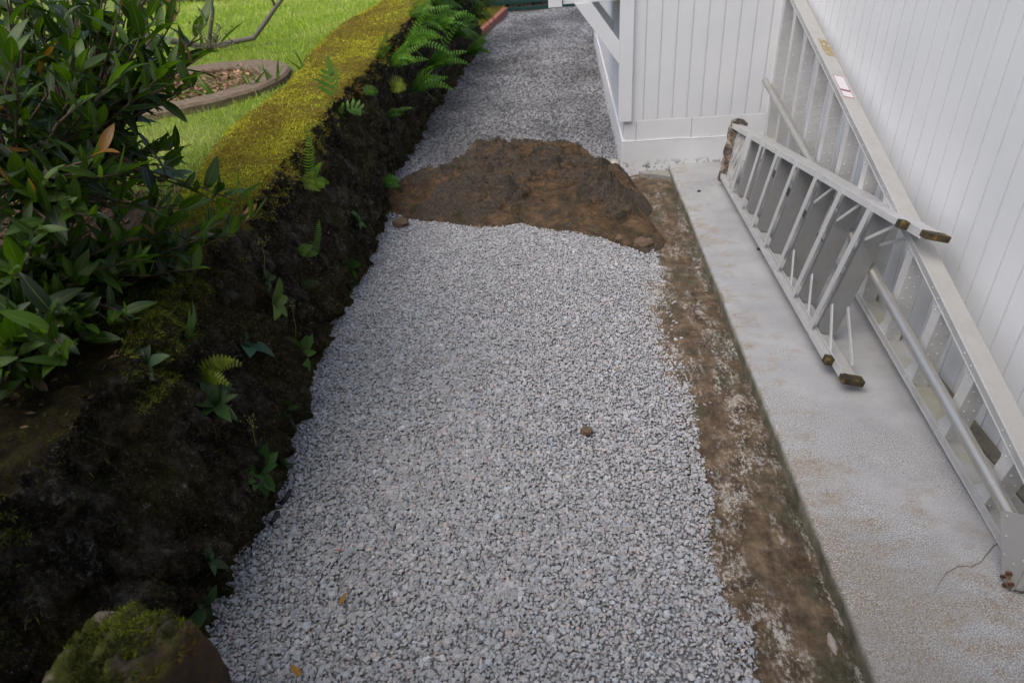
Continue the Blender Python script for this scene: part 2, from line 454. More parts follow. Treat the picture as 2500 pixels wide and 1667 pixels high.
def scatter_rocks(P, size, col, tilt=.28):
    n = len(P); idx = rng.integers(0, len(TPL), n); Rm = rand_rot(n, tilt)
    Vs, Fs, Cs = [], [], []; off = 0
    for k, (tv, tf) in enumerate(TPL):
        m = np.where(idx == k)[0]
        if not len(m): continue
        v = np.einsum('nij,vj->nvi', Rm[m] * size[m][:, None, None], tv) + P[m][:, None, :]
        nv = len(tv)
        f = tf[None] + (np.arange(len(m)) * nv)[:, None, None] + off
        Vs.append(v.reshape(-1, 3)); Fs.append(f.reshape(-1, 3)); Cs.append(np.repeat(col[m], nv, axis=0)); off += nv * len(m)
    return np.concatenate(Vs), np.concatenate(Fs), np.concatenate(Cs)

def jit(x0, x1, y0, y1, c, k=.42):
    X, Y = np.meshgrid(np.arange(x0, x1, c), np.arange(y0, y1, c), indexing='ij')
    X = X.ravel() + rng.uniform(-k, k, X.size) * c; Y = Y.ravel() + rng.uniform(-k, k, Y.size) * c
    return X, Y
def right_edge(y):
    return np.interp(y, [0, .95, 1.1, 1.2, 1.4, 1.6, 1.8, 2.1, 2.5, 2.85, 3.5, 3.9], [.44, .452, .463, .402, .405, .458, .438, .48, .468, .478, .485, .44]) + .008 * np.sin(y * 37) + .006 * np.sin(y * 83)
def far_edge(x):
    return np.interp(x, [-1.5, -1.3, -.886, -.6, -.34, 0, .2, .485], [4.2, 4.12, 4.12, 4.0, 4.06, 3.86, 3.7, 3.46])
xa, ya = jit(-1.45, .52, .2, 4.25, .0118)
k = (xa < right_edge(ya)) & (ya < far_edge(xa) + .012 * np.sin(xa * 60)); xa, ya = xa[k], ya[k]
xe, ye = jit(-1.45, .60, .2, 4.25, .02)                  # strays that rolled over the edges
de = xe - right_edge(ye); k = (de > -.02) & (de < .07) & (rng.random(len(xe)) < .30 * np.exp(-np.maximum(de, 0) / .014)) & (ye < 3.5); xe, ye = xe[k], ye[k]
xb, yb = jit(-1.6, .40, 4.2, 8.0, .0175); xc, yc = jit(-1.75, .42, 8.0, 14.9, .026)
k = (yc < 11.6) | (xc > np.interp(yc, [11.6, 14.95], [-1.47, -1.26])); xc, yc = xc[k], yc[k]
nf = 70000; xf = rng.uniform(-1.35, .5, nf); yf = .3 + 4.0 * rng.random(nf) ** 1.2; k = (xf < right_edge(yf) + .01) & (yf < far_edge(xf)); xf, yf = xf[k], yf[k]
X = np.concatenate([xa, xe, xb, xc, xf]); Y = np.concatenate([ya, ye, yb, yc, yf]); n = len(X)
sz = np.clip(rng.lognormal(math.log(.0083), .30, n), .005, .019)
far = Y > 4.2; sz[far] = np.clip(rng.lognormal(math.log(.0115), .25, far.sum()), .006, .02); sz[Y > 8] *= 1.35
Z = gravel_z(X, Y) + rng.uniform(-.006, .003, n) - (sz - .008) * .5
ne = len(xa); Z[ne:ne + len(xe)] = -.072 + sz[ne:ne + len(xe)] * .4
sz[-len(xf):] = rng.uniform(.0026, .005, len(xf)); Z[-len(xf):] = gravel_z(xf, yf) + rng.uniform(-.004, .004, len(xf))
tone = np.exp(rng.normal(0, .13, n)) * .415
pat = np.array([noise.noise(Vector((a * 1.1, b * .75, 3.3))) + .5 * noise.noise(Vector((a * 3, b * 2.2, 1.3))) for a, b in zip(X, Y)])
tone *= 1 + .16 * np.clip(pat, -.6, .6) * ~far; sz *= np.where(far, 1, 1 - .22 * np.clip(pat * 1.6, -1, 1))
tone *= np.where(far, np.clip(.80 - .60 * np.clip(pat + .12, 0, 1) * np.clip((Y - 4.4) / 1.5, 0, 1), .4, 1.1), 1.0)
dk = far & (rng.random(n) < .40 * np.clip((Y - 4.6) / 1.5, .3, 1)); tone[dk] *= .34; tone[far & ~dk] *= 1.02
hue = rng.normal(0, 1, n)
C3 = np.stack([tone * (.985 + .03 * hue), tone * .995, tone * (1.025 - .03 * hue)], -1)
pk = rng.random(n) < .06; C3[pk] *= np.array([1.08, .95, .90])
nb = n - len(xf)
V, F, Cc = scatter_rocks(np.stack([X, Y, Z], -1)[:nb], sz[:nb], C3[:nb])
TPL = rock_templates(10, 8, 5)
V2, F2, C2 = scatter_rocks(np.stack([X, Y, Z], -1)[nb:], sz[nb:], C3[nb:])
F = np.concatenate([F, F2 + len(V)]); V = np.concatenate([V, V2]); Cc = np.concatenate([Cc, C2])
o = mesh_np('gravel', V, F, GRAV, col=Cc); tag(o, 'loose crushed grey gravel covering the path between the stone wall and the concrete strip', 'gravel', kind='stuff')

# ---------------------------------------------------------------- dirty footing strip, concrete walkway
xs = np.concatenate([np.linspace(.30, .70, 41), np.linspace(.71, .76, 4)]); ys = np.linspace(-.6, 4.80, 380)
V = []
for x in xs:
    for y in ys:
        h = -.070 + .008 * fbm((x * 9, y * 9, 2), 4) + .004 * fbm((x * 40, y * 40, 5), 3)
        h -= .006 * math.exp(-((x - .715) / .02) ** 2)
        if x < .47: h -= (.47 - x) * .12
        V.append((x, y, h))
o = mesh_np('footing', V, grid_faces(len(xs), len(ys)), FOOT, smooth=True); tag(o, kind='structure')

prof = [(.0, -.11), (.0, -.03), (.001, -.012), (.005, -.004), (.012, -.001), (.03, 0)] + [(q, 0) for q in np.linspace(.06, .73, 34)]
ys = np.linspace(-.8, 4.806, 420); V = []
for (dx, z) in prof:
    for y in ys:
        e = .006 * fbm((y * 2.2, 1, 0), 3) + .004 * noise.noise(Vector((y * 19, 4, z * 20)))
        ch = noise.noise(Vector((y * 6.5, 9, 2)))
        c = max(0, ch - .35) * .03 if z > -.02 else 0
        f = max(0, 1 - dx / .05)
        V.append((.72 + dx + (e + c) * f, y, z - c * .6 * f + .0012 * fbm((dx * 8, y * 8, 3), 3)))
slab = mesh_np('concrete_walkway', V, grid_faces(len(prof), len(ys))[:, ::-1], SLAB, smooth=True); tag(slab, kind='structure')
# hairline crack running from the big ladder's head across the walkway
cp = [(1.218, 1.332), (1.187, 1.31), (1.162, 1.289), (1.134, 1.262), (1.105, 1.252), (1.073, 1.252), (1.032, 1.232), (1.0, 1.199), (.973, 1.17), (.935, 1.153), (.912, 1.148)]
b = MB()
for i in range(len(cp) - 1):
    p, q = Vector((*cp[i], 0)), Vector((*cp[i + 1], 0)); m = 5
    for j in range(m):
        a_ = p.lerp(q, j / m); c_ = p.lerp(q, (j + 1) / m); s_ = .0022 * (1 - i / 12)
        w0 = .006 * noise.noise(Vector((i + j / m, .5, 7))); w1 = .006 * noise.noise(Vector((i + (j + 1) / m, .5, 7)))
        d = (q - p).normalized().orthogonal().normalized(); d = Vector((-(q - p).y, (q - p).x, 0)).normalized()
        a_ += d * w0; c_ += d * w1
        vs = [b.bm.verts.new(v + Vector((0, 0, .0022))) for v in (a_ - d * s_ / 2, c_ - d * s_ / 2, c_ + d * s_ / 2, a_ + d * s_ / 2)]
        b.bm.faces.new(vs)
b.build('crack', M_plain('crack_shadow', (.09, .07, .045), .95), slab)
b = MB(); b.prism([(.50, 4.80, -.09), (.722, 4.80, -.09), (.722, 4.65, -.09), (.66, 4.69, -.09), (.62, 4.715, -.09), (.54, 4.735, -.09)], (0, 0, .052))
o = b.build('concrete_patch', M_plain('patch_concrete', (.30, .29, .27), .9, 0, .6), bevel=.006); tag(o, kind='structure')

# ---------------------------------------------------------------- house
house = empty('house', (1.42, 4.81, 0), 'white painted timber house with grooved board siding on a painted block base', 'house')
def siding(name, axis, at, l0, l1, z0, z1, g0, face, depth=.03, step=.1020):
    """grooved boards. axis 'x' (front faces -y) or 'y' (front faces -x)"""
    gs = []; g = g0 - math.floor((g0 - l0) / step) * step
    while g < l1 - .01:
        if g > l0 + .01: gs.append(g)
        g += step
    pr = [(l0, 0)]
    for g in gs: pr += [(g - .0042, 0), (g - .0036, .0075), (g + .0036, .0075), (g + .0042, 0)]
    pr += [(l1, 0), (l1, depth), (l0, depth)]
    b = MB()
    pts = [((l, at + d, z0) if axis == 'x' else (at + d * face, l, z0)) for l, d in pr]
    b.prism(pts, (0, 0, z1 - z0))
    return b.build(name, PAINT, house)
siding('siding', 'y', 1.415, -2.6, 4.806, .012, 3.3, 2.439, 1)
siding('siding', 'x', 4.812, .40, 1.413, .326, 3.3, .523, 1)
siding('siding', 'y', .362, 4.845, 10.6, .33, 1.6, 4.95, 1)
b = MB(); b.box((.345, 4.785, .333), (.437, 4.842, 3.3)); b.build('corner_board', PAINT, house, bevel=.002)
b = MB(); b.box((1.385, 4.792, .33), (1.4135, 4.811, 3.3)); b.build('corner_board', PAINT, house, bevel=.002)
b = MB(); b.box((.374, 4.802, -.25), (1.5, 10.5, .186)); b.build('foundation_wall', MASON, house, bevel=.006)
b = MB(); x = .385
for i in range(3):
    xe_ = [.475, .872, 1.46][i]; b.box((x + .0012, 4.811, .187), (xe_ - .0012, 4.95, .33)); x = xe_
for i in range(14): b.box((.385, 4.952 + i * .4, .187), (.45, 5.349 + i * .4, .33))
b.build('foundation_block', MASON, house, bevel=.003)
b = MB(); b.tube([(.374 + i * .1, 4.804 + .002 * math.sin(i * 3), .1865 + .002 * math.sin(i * 5)) for i in range(12)], .0042, 6); b.build('mortar_joint', MASON, house, smooth=True)
b = MB(); pts = [(1.372 + .012 * noise.noise(Vector((y * 6, 0, 0))), y) for y in np.linspace(-1.5, 4.78, 140)]
for (x0, y0), (x1, y1) in zip(pts, pts[1:]): b.quadbox([(x0, y0, -.01), (1.414, y0, -.01), (1.414, y1, -.01), (x1, y1, -.01), (x0 + .004, y0, .006), (1.414, y0, .016), (1.414, y1, .016), (x1 + .004, y1, .006)])
b.build('base_ledge', M_plain('mossy_ledge', (.16, .15, .12), .95, 0, .8), house)
b = MB(); b.box((-2.6, -5.0, 2.62), (1.40, -.15, 2.76)); b.build('added_shade_roof', PAINT, house, bevel=.004)  # unseen roof added behind the camera to shade the near ground and wall
# box overhang carried on a brace
b = MB(); b.box((-.03, 4.812, 1.118), (.345, 5.9, 1.9)); b.build('overhang', PAINT, house, bevel=.002)
b = MB(); b.box((-.127, 4.795, 1.105), (-.036, 4.86, 1.9)); b.build('corner_board', PAINT, house, bevel=.002)
b = MB(); b.prism([(.045, 4.80, 1.117), (.158, 4.80, 1.117), (.344, 4.80, .868), (.344, 4.80, .722)], (0, .038, 0)); b.build('brace', PAINT, house, bevel=.002)
b = MB(); b.prism([(.045, 5.75, 1.117), (.158, 5.75, 1.117), (.361, 5.75, .868), (.361, 5.75, .722)], (0, .038, 0)); b.build('brace', PAINT, house, bevel=.002)

# ---------------------------------------------------------------- tripod orchard ladder on its side against the house wall
A0, A1 = Vector((1.215, 1.25, .0)), Vector((1.33, 4.62, .232))      # lower rail, near flange, bottom edge
B0, B1 = Vector((1.215, 1.25, .245)), Vector((1.322, 4.62, 1.186))   # upper rail, near flange, top edge
lad = empty('orchard_ladder', (1.25, 1.25, 0), 'big flared aluminium tripod ladder lying on its side along the white house wall', 'ladder')
def rail(name, P, Q, inward, dep, mat, web):
    d = (Q - P).normalized(); i = Vector(inward); i = (i - d * i.dot(d)).normalized(); w_ = Vector(dep)
    b = MB(); th = .0035
    def slab_(o, e1, e2):
        c = []
        for base in (P, Q):
            c += [base + o, base + o + e1, base + o + e1 + e2, base + o + e2]
        b.quadbox(c)
    slab_(Vector(), w_, i * th)                                   # web
    wn = w_.normalized()
    rl = b.build(name, mat, lad, bevel=.001)
    b = MB()
    slab_(i * th, wn * th, i * .029)                              # near flange
    slab_(w_ - wn * th + i * th, wn * th, i * .029)               # far flange
    for q in (.001, .031):                                        # rolled edges
        b.tube([P + i * q, Q + i * q], .0026, 6)
    for ty in TY:                                                 # rivet heads along the near flange
        for dy in (.005, .055):
            b.dome(P.lerp(Q, (ty + dy - P.y) / (Q.y - P.y)) + i * .017 + Vector((-.0002, 0, 0)), (-1, 0, 0), .0045)
    b.build('rail_flange', ALU, lad)
    return rl
TY = [1.437, 1.717, 2.0, 2.28, 2.562, 2.845, 3.14, 3.43, 3.715, 4.0, 4.27, 4.545]
rail('rail', A0, A1, (0, 0, 1), (.078, 0, .0), ALUY, 1)
up = rail('rail', B0, B1, (0, 0, -1), (.079, 0, -.022), ALUW, 1)
TY = [1.437, 1.717, 2.0, 2.28, 2.562, 2.845, 3.14, 3.43, 3.715, 4.0, 4.27, 4.545]
def on(P, Q, y): return P.lerp(Q, (y - P.y) / (Q.y - P.y))
rails_rv = {}
for ty in TY:
    lo = on(A0, A1, ty) + Vector((.0045, .012, .004)); hi = on(B0, B1, ty - .03) + Vector((.0045, -.0, -.006))
    ax = (hi - lo).normalized(); wd = Vector((.062, 0, -.0165)); nn = ax.cross(wd).normalized()
    if nn.y < 0: nn = -nn
    L = (hi - lo).length
    b = MB(); th = .0025
    b.quadbox([lo, lo + wd, lo + wd + nn * th, lo + nn * th, hi, hi + wd, hi + wd + nn * th, hi + nn * th])     # stepping face
    lw = nn * .050
    g = min(.07, L * .28); e = Vector((-th, 0, 0)); e2 = nn * .085
    pts = [lo + nn * th, lo + e2, lo + ax * g + lw, hi - ax * g + lw, hi + e2, hi + nn * th]
    b.prism([p + e * 0 for p in pts], Vector((th, 0, 0)))                                                       # front lip with gusset ends
    b.quadbox([lo + wd - Vector((th, 0, 0)) + nn * th, lo + wd + nn * th, lo + wd + lw, lo + wd - Vector((th, 0, 0)) + lw,
               hi + wd - Vector((th, 0, 0)) + nn * th, hi + wd + nn * th, hi + wd + lw, hi + wd - Vector((th, 0, 0)) + lw])
    nd = max(4, int(L / .045))
    for i in range(nd):
        for j in (.26, .74):
            b.dome(lo + ax * (L * (i + .5 + (.25 if j > .5 else -.0)) / (nd + .25)) + wd * j, -nn, .0042, .7)
    for q, s_ in ((lo, 1), (hi, -1)):
        b.dome(q + ax * (s_ * .050) + nn * .034 + Vector((-.0005, 0, 0)), (-1, 0, 0), .0050)
        b.dome(q + ax * (s_ * .036) + nn * .028 + Vector((-.0005, 0, 0)), (-1, 0, 0), .0050)
    b.build('tread', ALU2, lad)
b = MB(); p0, p1 = Vector((1.19, 1.30, .152)), Vector((1.303, 4.66, .588))
ps = [p0.lerp(p1, i / 12) for i in range(13)]
b.tube(ps, .0195, 20); pl = b.build('tripod_pole', POLE, lad, smooth=True)
m = pl.modifiers.new('es', 'EDGE_SPLIT'); m.split_angle = R(50)
b = MB(); q = p0.lerp(p1, .62); b.tube([q, q + Vector((-.055, .0, .012))], .0045, 8); b.build('pole_pin', STEEL, pl)
# head: gusset plate over the rail ends, end cap, rusty hinge bolts
hx = 1.165
b = MB(); b.prism([(hx, 1.313, .159), (hx, 1.302, .178), (hx, 1.24, .228), (hx, 1.172, .25), (hx, 1.166, .012), (hx, 1.212, .006)], (.004, 0, 0))
for y, z in ((1.288, .170), (1.262, .12), (1.24, .07), (1.20, .16), (1.20, .08), (1.185, .21), (1.18, .12)): b.dome((hx, y, z), (-1, 0, 0), .0055)
hp = b.build('head_plate', ALUW, lad, bevel=.001)
b = MB(); b.prism([(hx + .005, 1.30, .16), (hx + .005, 1.24, .22), (hx + .005, 1.172, .242), (hx + .005, 1.158, .2), (hx + .005, 1.158, .02), (hx + .005, 1.175, .004), (hx + .005, 1.21, .004)], (.125, 0, 0))
b.build('head_cap', ALUW, lad, bevel=.012, seg=3)
for y, z in ((1.196, .040), (1.180, .022)):
    b = MB(); b.box((hx - .007, y - .009, z - .010), (hx - .0005, y + .009, z + .010)); hb = b.build('hinge_bracket', M_plain('rusty_bracket', (.26, .20, .10), .8, 0, .7), hp, bevel=.002)
for y, z in ((1.192, .050), (1.204, .022), (1.186, .010), (1.172, .032)):
    b = MB(); b.tube([(hx - .012, y, z), (hx, y, z)], .0055, 6); b.build('bolt', RUST, hp)
# warning sticker and worn sticker residue on the upper rail
def on_rail_top(y0, y1, f0, f1, lift=.0012):
    w_ = Vector((.079, 0, -.022)); nrm = (B1 - B0).cross(w_).normalized()
    if nrm.z < 0: nrm = -nrm
    return [on(B0, B1, y) + w_ * f + nrm * lift for y, f in ((y0, f0), (y0, f1), (y1, f1), (y1, f0))]
def M_sticker():
    t = MT('warning_sticker'); uv = t.attr('sticker_uv'); u, v, _ = t.sep(uv)
    def band(x, a, b): return t.math('MULTIPLY', t.math('GREATER_THAN', x, a), t.math('LESS_THAN', x, b))
    inner = t.math('MULTIPLY', band(u, .06, .94), band(v, .04, .96))
    c = t.mix(inner, (.45, .22, .24), (.62, .62, .64))
    c = t.mix(t.math('MULTIPLY', inner, band(v, .27, .36)), c, (.25, .05, .10))
    lines = t.math('MULTIPLY', t.math('GREATER_THAN', t.n('TexNoise', Vector=uv, Scale=26.0, Detail=1.0).outputs[0], .58), t.math('MULTIPLY', band(u, .15, .85), t.math('ADD', band(v, .08, .22), band(v, .42, .9))))
    lines = t.math('MULTIPLY', lines, t.math('GREATER_THAN', t.math('SINE', t.math('MULTIPLY', v, 90.0)), .2))
    c = t.mix(t.math('MULTIPLY', lines, .55), c, (.33, .33, .36))
    return t.done(c, .5)
pts = on_rail_top(3.275, 3.48, .12, .80)
mesh_np('warning_sticker', pts, np.array([[0, 1, 2, 3]]), M_sticker(), lad, col=[(0, 0, 0), (1, 0, 0), (1, 1, 0), (0, 1, 0)], colname='sticker_uv')
def M_res():
    t = MT('sticker_residue'); n = t.noise(48, 5, .8)
    t.done((.36, .27, .09), .8)
    tr = t.n('BsdfTransparent'); mx = t.n('MixShader'); t.set(mx.inputs[0], t.rng(n, .47, .52))
    t.nt.links.new(tr.outputs[0], mx.inputs[1]); t.nt.links.new(t.b.outputs[0], mx.inputs[2]); t.nt.links.new(mx.outputs[0], t.out.inputs[0])
    return t.m
mesh_np('sticker_residue', on_rail_top(3.68, 3.86, .35, .95), np.array([[0, 1, 2, 3]]), M_res(), lad)

# ---------------------------------------------------------------- folded stepladder on its side
SB, STt, SL, SU = Vector((.993, 4.34, .06)), Vector((1.08, 4.53, .36)), Vector((.987, 2.19, .06)), Vector((1.2, 2.32, .60))
NW = Vector((.97, 0, -.24))
def sp(u, v, w_): return SB.lerp(STt, v).lerp(SL.lerp(SU, v), u) + NW * w_
def railv(u, dist): return dist / (SL.lerp(SU, 1) - SL).length if u > .5 else dist / .34
step = empty('stepladder', (1.0, 3.3, 0), 'old aluminium stepladder lying folded on its side in front of the tripod ladder', 'ladder')
def ubar(name, u0, u1, v0a, v1a, v0b, v1b, w0, w1, mat, bev=.0015):
    """solid between two rail stations; v ranges at both ends"""
    b = MB(); b.quadbox([sp(u0, v0a, w0), sp(u0, v1a, w0), sp(u0, v1a, w1), sp(u0, v0a, w1), sp(u1, v0b, w0), sp(u1, v1b, w0), sp(u1, v1b, w1), sp(u1, v0b, w1)])
    return b.build(name, mat, step, bevel=bev)
def ubar_r(name, u0, u1, v0a, v1a, v0b, v1b, w0, w1, mat):
    b = MB(); b.quadbox([sp(u0, v0a, w0), sp(u0, v1a, w0), sp(u0, v1a, w1), sp(u0, v0a, w1), sp(u1, v0b, w0), sp(u1, v1b, w0), sp(u1, v1b, w1), sp(u1, v0b, w1)])
    for v in (v0a * 2.5, 1 - v0a * 2.5): b.dome(sp((u0 + u1) / 2, v, w0 - .0001), -NW, .0045)
    return b.build(name, mat, step)
# rear section (faces the path)
ubar('rear_rail', .02, 1.0, 0, .085, 0, .042, -.002, .022, ALU)
ubar('rear_rail', .02, 1.0, .915, 1, .958, 1, -.002, .022, ALU)
# front section: wider channels behind it
ubar('front_rail', .02, 1.055, .0, .012, .0, .008, .026, .105, ALU)
ubar('front_rail', .02, 1.055, .988, 1.0, .992, 1.0, .026, .105, ALU)
ubar('rail_flange', .02, 1.055, .012, .09, .008, .05, .026, .030, ALU)
ubar('rail_flange', .02, 1.055, .91, .988, .95, .992, .026, .030, ALU)
rv = MB()
for k in range(7):
    u = .175 + .1215 * k
    f = lambda d: d / (.34 + (.60 - .34) * u)
    ubar_r('rear_bar', u - .002, u + .013, f(.006), 1 - f(.006), f(.006), 1 - f(.006), -.006, -.002, ALU)
    b = MB()
    P0, P1 = sp(u + .004, f(.012), .034), sp(u + .004, 1 - f(.012), .034); ax = (P1 - P0).normalized()
    un = Vector((0, -1, 0)); wdv = NW * .082
    n_ = ax.cross(wdv).normalized()
    if n_.y > 0: n_ = -n_
    th = n_ * .002
    b.quadbox([P0, P0 + wdv, P0 + wdv - th, P0 - th, P1, P1 + wdv, P1 + wdv - th, P1 - th])
    l2 = -n_ * .026; e = NW * .002
    b.quadbox([P0 - th, P0 - th + e, P0 + l2 + e, P0 + l2, P1 - th, P1 - th + e, P1 + l2 + e, P1 + l2])
    P0b, P1b = P0 + wdv, P1 + wdv
    b.quadbox([P0b - th, P0b - th - e, P0b + l2 - e, P0b + l2, P1b - th, P1b - th - e, P1b + l2 - e, P1b + l2])
    b.build('tread', ALU3, step, bevel=.0008)
for k, vs in ((4, (.28, .74)), (5, (.28, .74)), (6, (.26, .76))):
    u = .175 + .1215 * k
    for v in vs:
        ve = .03 if v < .5 else .97
        du = .072 if k < 6 else .085
        b = MB(); b.bar(sp(u + .012, v, .030), sp(u + du, ve, .030), .014, .006, NW); b.build('diagonal_brace', ALU, step, bevel=.001)
        if k == 6:
            b = MB(); b.bar(sp(u + .012, v + (.0 if v < .5 else -.02), .098), sp(u + du + .03, ve, .098), .014, .006, NW); b.build('diagonal_brace', ALU, step, bevel=.001)
b = MB(); u = .175 - .03; b.bar(sp(u, .08, -.003), sp(u + .03, .95, -.003), .010, .006, NW); b.build('spreader_bar', ALU, step)
# worn, taped top cap
b = MB()
for i in range(9):
    for j in range(3):
        pass
V = []; nu, nv = 14, 26
for i in range(nu):
    a = 2 * math.pi * i / nu
    for j in range(nv):
        v = -.10 + 1.2 * j / (nv - 1)
        ce = sp(.012, v, .05); r1, r2 = (.012 + .014 * max(0, abs(v - .5) - .42) / .18), .060
        ca, sa = math.cos(a), math.sin(a); q = 3.2
        k_ = (abs(ca) ** q + abs(sa) ** q) ** (-1 / q)
        t_ = 1 if 0 < j < nv - 1 else .35
        wob = 1 + .22 * noise.noise(Vector((v * 9, ca * 1.5, sa * 1.5)))
        V.append(ce + Vector((0, 1, 0)) * (r1 * ca * k_ * t_ * wob) + NW * (r2 * sa * k_ * t_ * wob))
def M_cap():
    t = MT('worn_cap'); n = t.noise(22, 6, .75)
    c = t.ramp(n, (.36, (.022, .020, .018)), (.50, (.075, .06, .05)), (.60, (.26, .20, .16)), (.72, (.42, .34, .27)))
    t.bump(n, .8, .01); return t.done(c, .85)
CAP = M_cap()
def M_splat():
    t = MT('paint_splattered_aluminium'); n = t.noise(14, 6, .75, vec=t.map((1, 2.2, 1)))
    c = t.ramp(n, (.34, (.07, .065, .06)), (.48, (.33, .33, .33)), (.62, (.58, .55, .51)), (.72, (.42, .33, .16)))
    t.bump(n, .4, .004); return t.done(c, .7, .1)
ubar('cap_skirt', .034, .115, .07, .93, .07, .93, .030, .034, M_splat())
V = np.array(V); Fq = grid_faces(nu, nv); last = np.array([[(nu - 1) * nv + j, j, j + 1, (nu - 1) * nv + j + 1] for j in range(nv - 1)])
mesh_np('top_cap', V, np.concatenate([Fq, last]), CAP, step, smooth=True)
for (v, nm) in ((0, 0), (1, 1)):
    va, vb = (-.004, .046) if v == 0 else (.954, 1.004)
    ubar('rubber_foot', 1.0, 1.016, va, vb, va, vb, -.006, .026, RUB, .003)
    va, vb = (-.004, .036) if v == 0 else (.964, 1.004)
    ubar('rubber_foot', 1.05, 1.070, va, vb, va, vb, .024, .110, RUB, .004)

# ---------------------------------------------------------------- lava outcrop across the path
cx, cy = -.40, 4.72
outl = [(-1.32, 4.30), (-.95, 4.06), (-.6, 3.93), (-.34, 3.98), (0, 3.80), (.2, 3.66), (.44, 3.42), (.535, 3.55), (.50, 3.95), (.525, 4.25), (.47, 4.50), (.33, 4.72), (.24, 5.0), (.15, 5.25), (0, 5.42), (-.25, 5.50), (-.48, 5.42), (-.62, 5.50), (-.85, 5.44), (-.98, 5.10), (-1.2, 4.85), (-1.42, 4.80), (-1.5, 4.5)]
an = np.array([math.atan2(y - cy, x - cx) for x, y in outl]); ra = np.array([math.hypot(x - cx, y - cy) for x, y in outl])
od = np.argsort(an); an, ra = an[od], ra[od]
an = np.concatenate([an[-1:] - 2 * np.pi, an, an[:1] + 2 * np.pi]); ra = np.concatenate([ra[-1:], ra, ra[:1]])
NT, NR = 460, 170; V = []; CAV = []
for i in range(NR):
    q = i / (NR - 1)
    for j in range(NT):
        a = -math.pi + 2 * math.pi * j / NT
        r = np.interp(a, an, ra) * (q ** .8) * (1 + .015 * noise.noise(Vector((math.cos(a) * 16, math.sin(a) * 16, 8))) + .03 * noise.noise(Vector((math.cos(a) * 5, math.sin(a) * 5, 3))))
        x, y = cx + r * math.cos(a), cy + r * math.sin(a)
        h = .185 * (1 - (q ** .8) ** 4.0) ** .75
        h *= 1 - .30 * max(0, (-.75 - x)) / .6
        p = Vector((x, y, 0)); pr_ = Vector((x * 1.0 + y * .4, (y - x * .4) * 2.0, 0))
        n1 = noise.fractal(pr_ * 2.4, 1.0, 2.1, 5)
        rid = 1 - abs(noise.noise(pr_ * 5.0)) * 2
        ter = n1 * 2.2; ter = (math.floor(ter) + min(1, (ter - math.floor(ter)) * 3)) / 2.2
        f = min(1, (1 - q) * 3.2)
        lump = noise.fractal(Vector((x * 7 + y * 2, y * 13 - x * 3, 5)), .9, 2.1, 4); lump = max(0, lump - .02) ** .6
        det = .024 * lump + .013 * noise.fractal(p * 24, .85, 2.1, 5) - .016 * abs(noise.noise(p * 13)) - .022 * abs(noise.noise(pr_ * 3.4))
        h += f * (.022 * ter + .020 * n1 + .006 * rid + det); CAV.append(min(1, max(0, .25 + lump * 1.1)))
        wq = Vector((x * 3.2 + y * .9, y * 6.0 - x * 1.4, 1.7)) + .3 * Vector((noise.noise(p * 7), noise.noise(p * 7 + Vector((5, 0, 0))), 0))
        fc = facet(wq, 1.0); bk = 1 - .75 * min(1, max(0, (y - 4.75) / .45)); h += f * bk * (.066 * fc + facet(wq * 2.3, .036) + facet(wq * 5.1, .016)); CAV[-1] = min(1, max(0, CAV[-1] * .5 + .35 + fc * .8))
        # ledges running across the hump, steep towards the path
        lq = Vector((x * 2.0 + y * .8, y * 7.5 - x * 1.5, 2)); ln_ = noise.fractal(lq, .8, 2.1, 4) * 1.5 + y * 2.2; fr_ = ln_ - math.floor(ln_)
        led = min(1, fr_ * 5) * (1 - fr_) ** .8
        h += f * .040 * led * (.5 + .5 * max(0, noise.noise(Vector((x * 3, y * 3, 11))) + .4))
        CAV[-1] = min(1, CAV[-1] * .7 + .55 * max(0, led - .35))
        for lx, ly, lrx, lry, lh in ((-.80, 4.14, .22, .12, .075), (-.50, 4.16, .12, .10, .06), (-.13, 4.72, .10, .075, .065), (.02, 4.22, .13, .06, .05), (.30, 4.05, .15, .08, .05), (.10, 5.28, .20, .08, .05), (-.72, 5.22, .14, .07, .05), (.36, 4.45, .10, .08, .06), (-.35, 5.0, .12, .05, .04)):
            e_ = ((x - lx) / lrx) ** 2 + ((y - ly) / lry) ** 2 + .5 * noise.noise(Vector((x * 14, y * 14, lx * 9)))
            if e_ < 1.2:
                k_ = max(0, 1 - max(0, e_) / 1.1) ** .45; h += 1.35 * lh * k_ * f; CAV[-1] = max(CAV[-1], .75 * k_)
        V.append((x, y, -.10 + h + .02))
F = grid_faces(NR, NT, True)
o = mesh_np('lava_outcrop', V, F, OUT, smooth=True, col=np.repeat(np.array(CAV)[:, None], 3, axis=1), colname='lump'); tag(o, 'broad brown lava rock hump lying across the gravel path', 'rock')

def stone(name, loc, s, mat, label, group=None, cat='stone', rough=.25, seed=0, flat=.65):
    bm = bmesh.new(); bmesh.ops.create_icosphere(bm, subdivisions=4, radius=1)
    for v in bm.verts:
        d = 1 + rough * noise.fractal(v.co * 1.3 + Vector((seed, seed * 2, 0)), 1, 2, 4) + rough * .3 * noise.noise(v.co * 4 + Vector((seed, 0, 0)))
        v.co = Vector((v.co.x * s[0], v.co.y * s[1], v.co.z * s[2])) * d
    me = bpy.data.meshes.new(name); bm.to_mesh(me); bm.free(); me.materials.append(mat)
    for p in me.polygons: p.use_smooth = True
    o = bpy.data.objects.new(name, me); o.location = loc; link(o)
    return tag(o, label, cat, group)
stone('stone', (.315, 3.63, -.035), (.062, .050, .036), STONE, 'rounded tan stone at the gravel edge left of its twin below the outcrop', seed=3)
stone('stone', (.405, 3.54, -.035), (.062, .050, .036), STONE, 'rounded tan stone at the gravel edge nearest the dirty footing strip', seed=5)
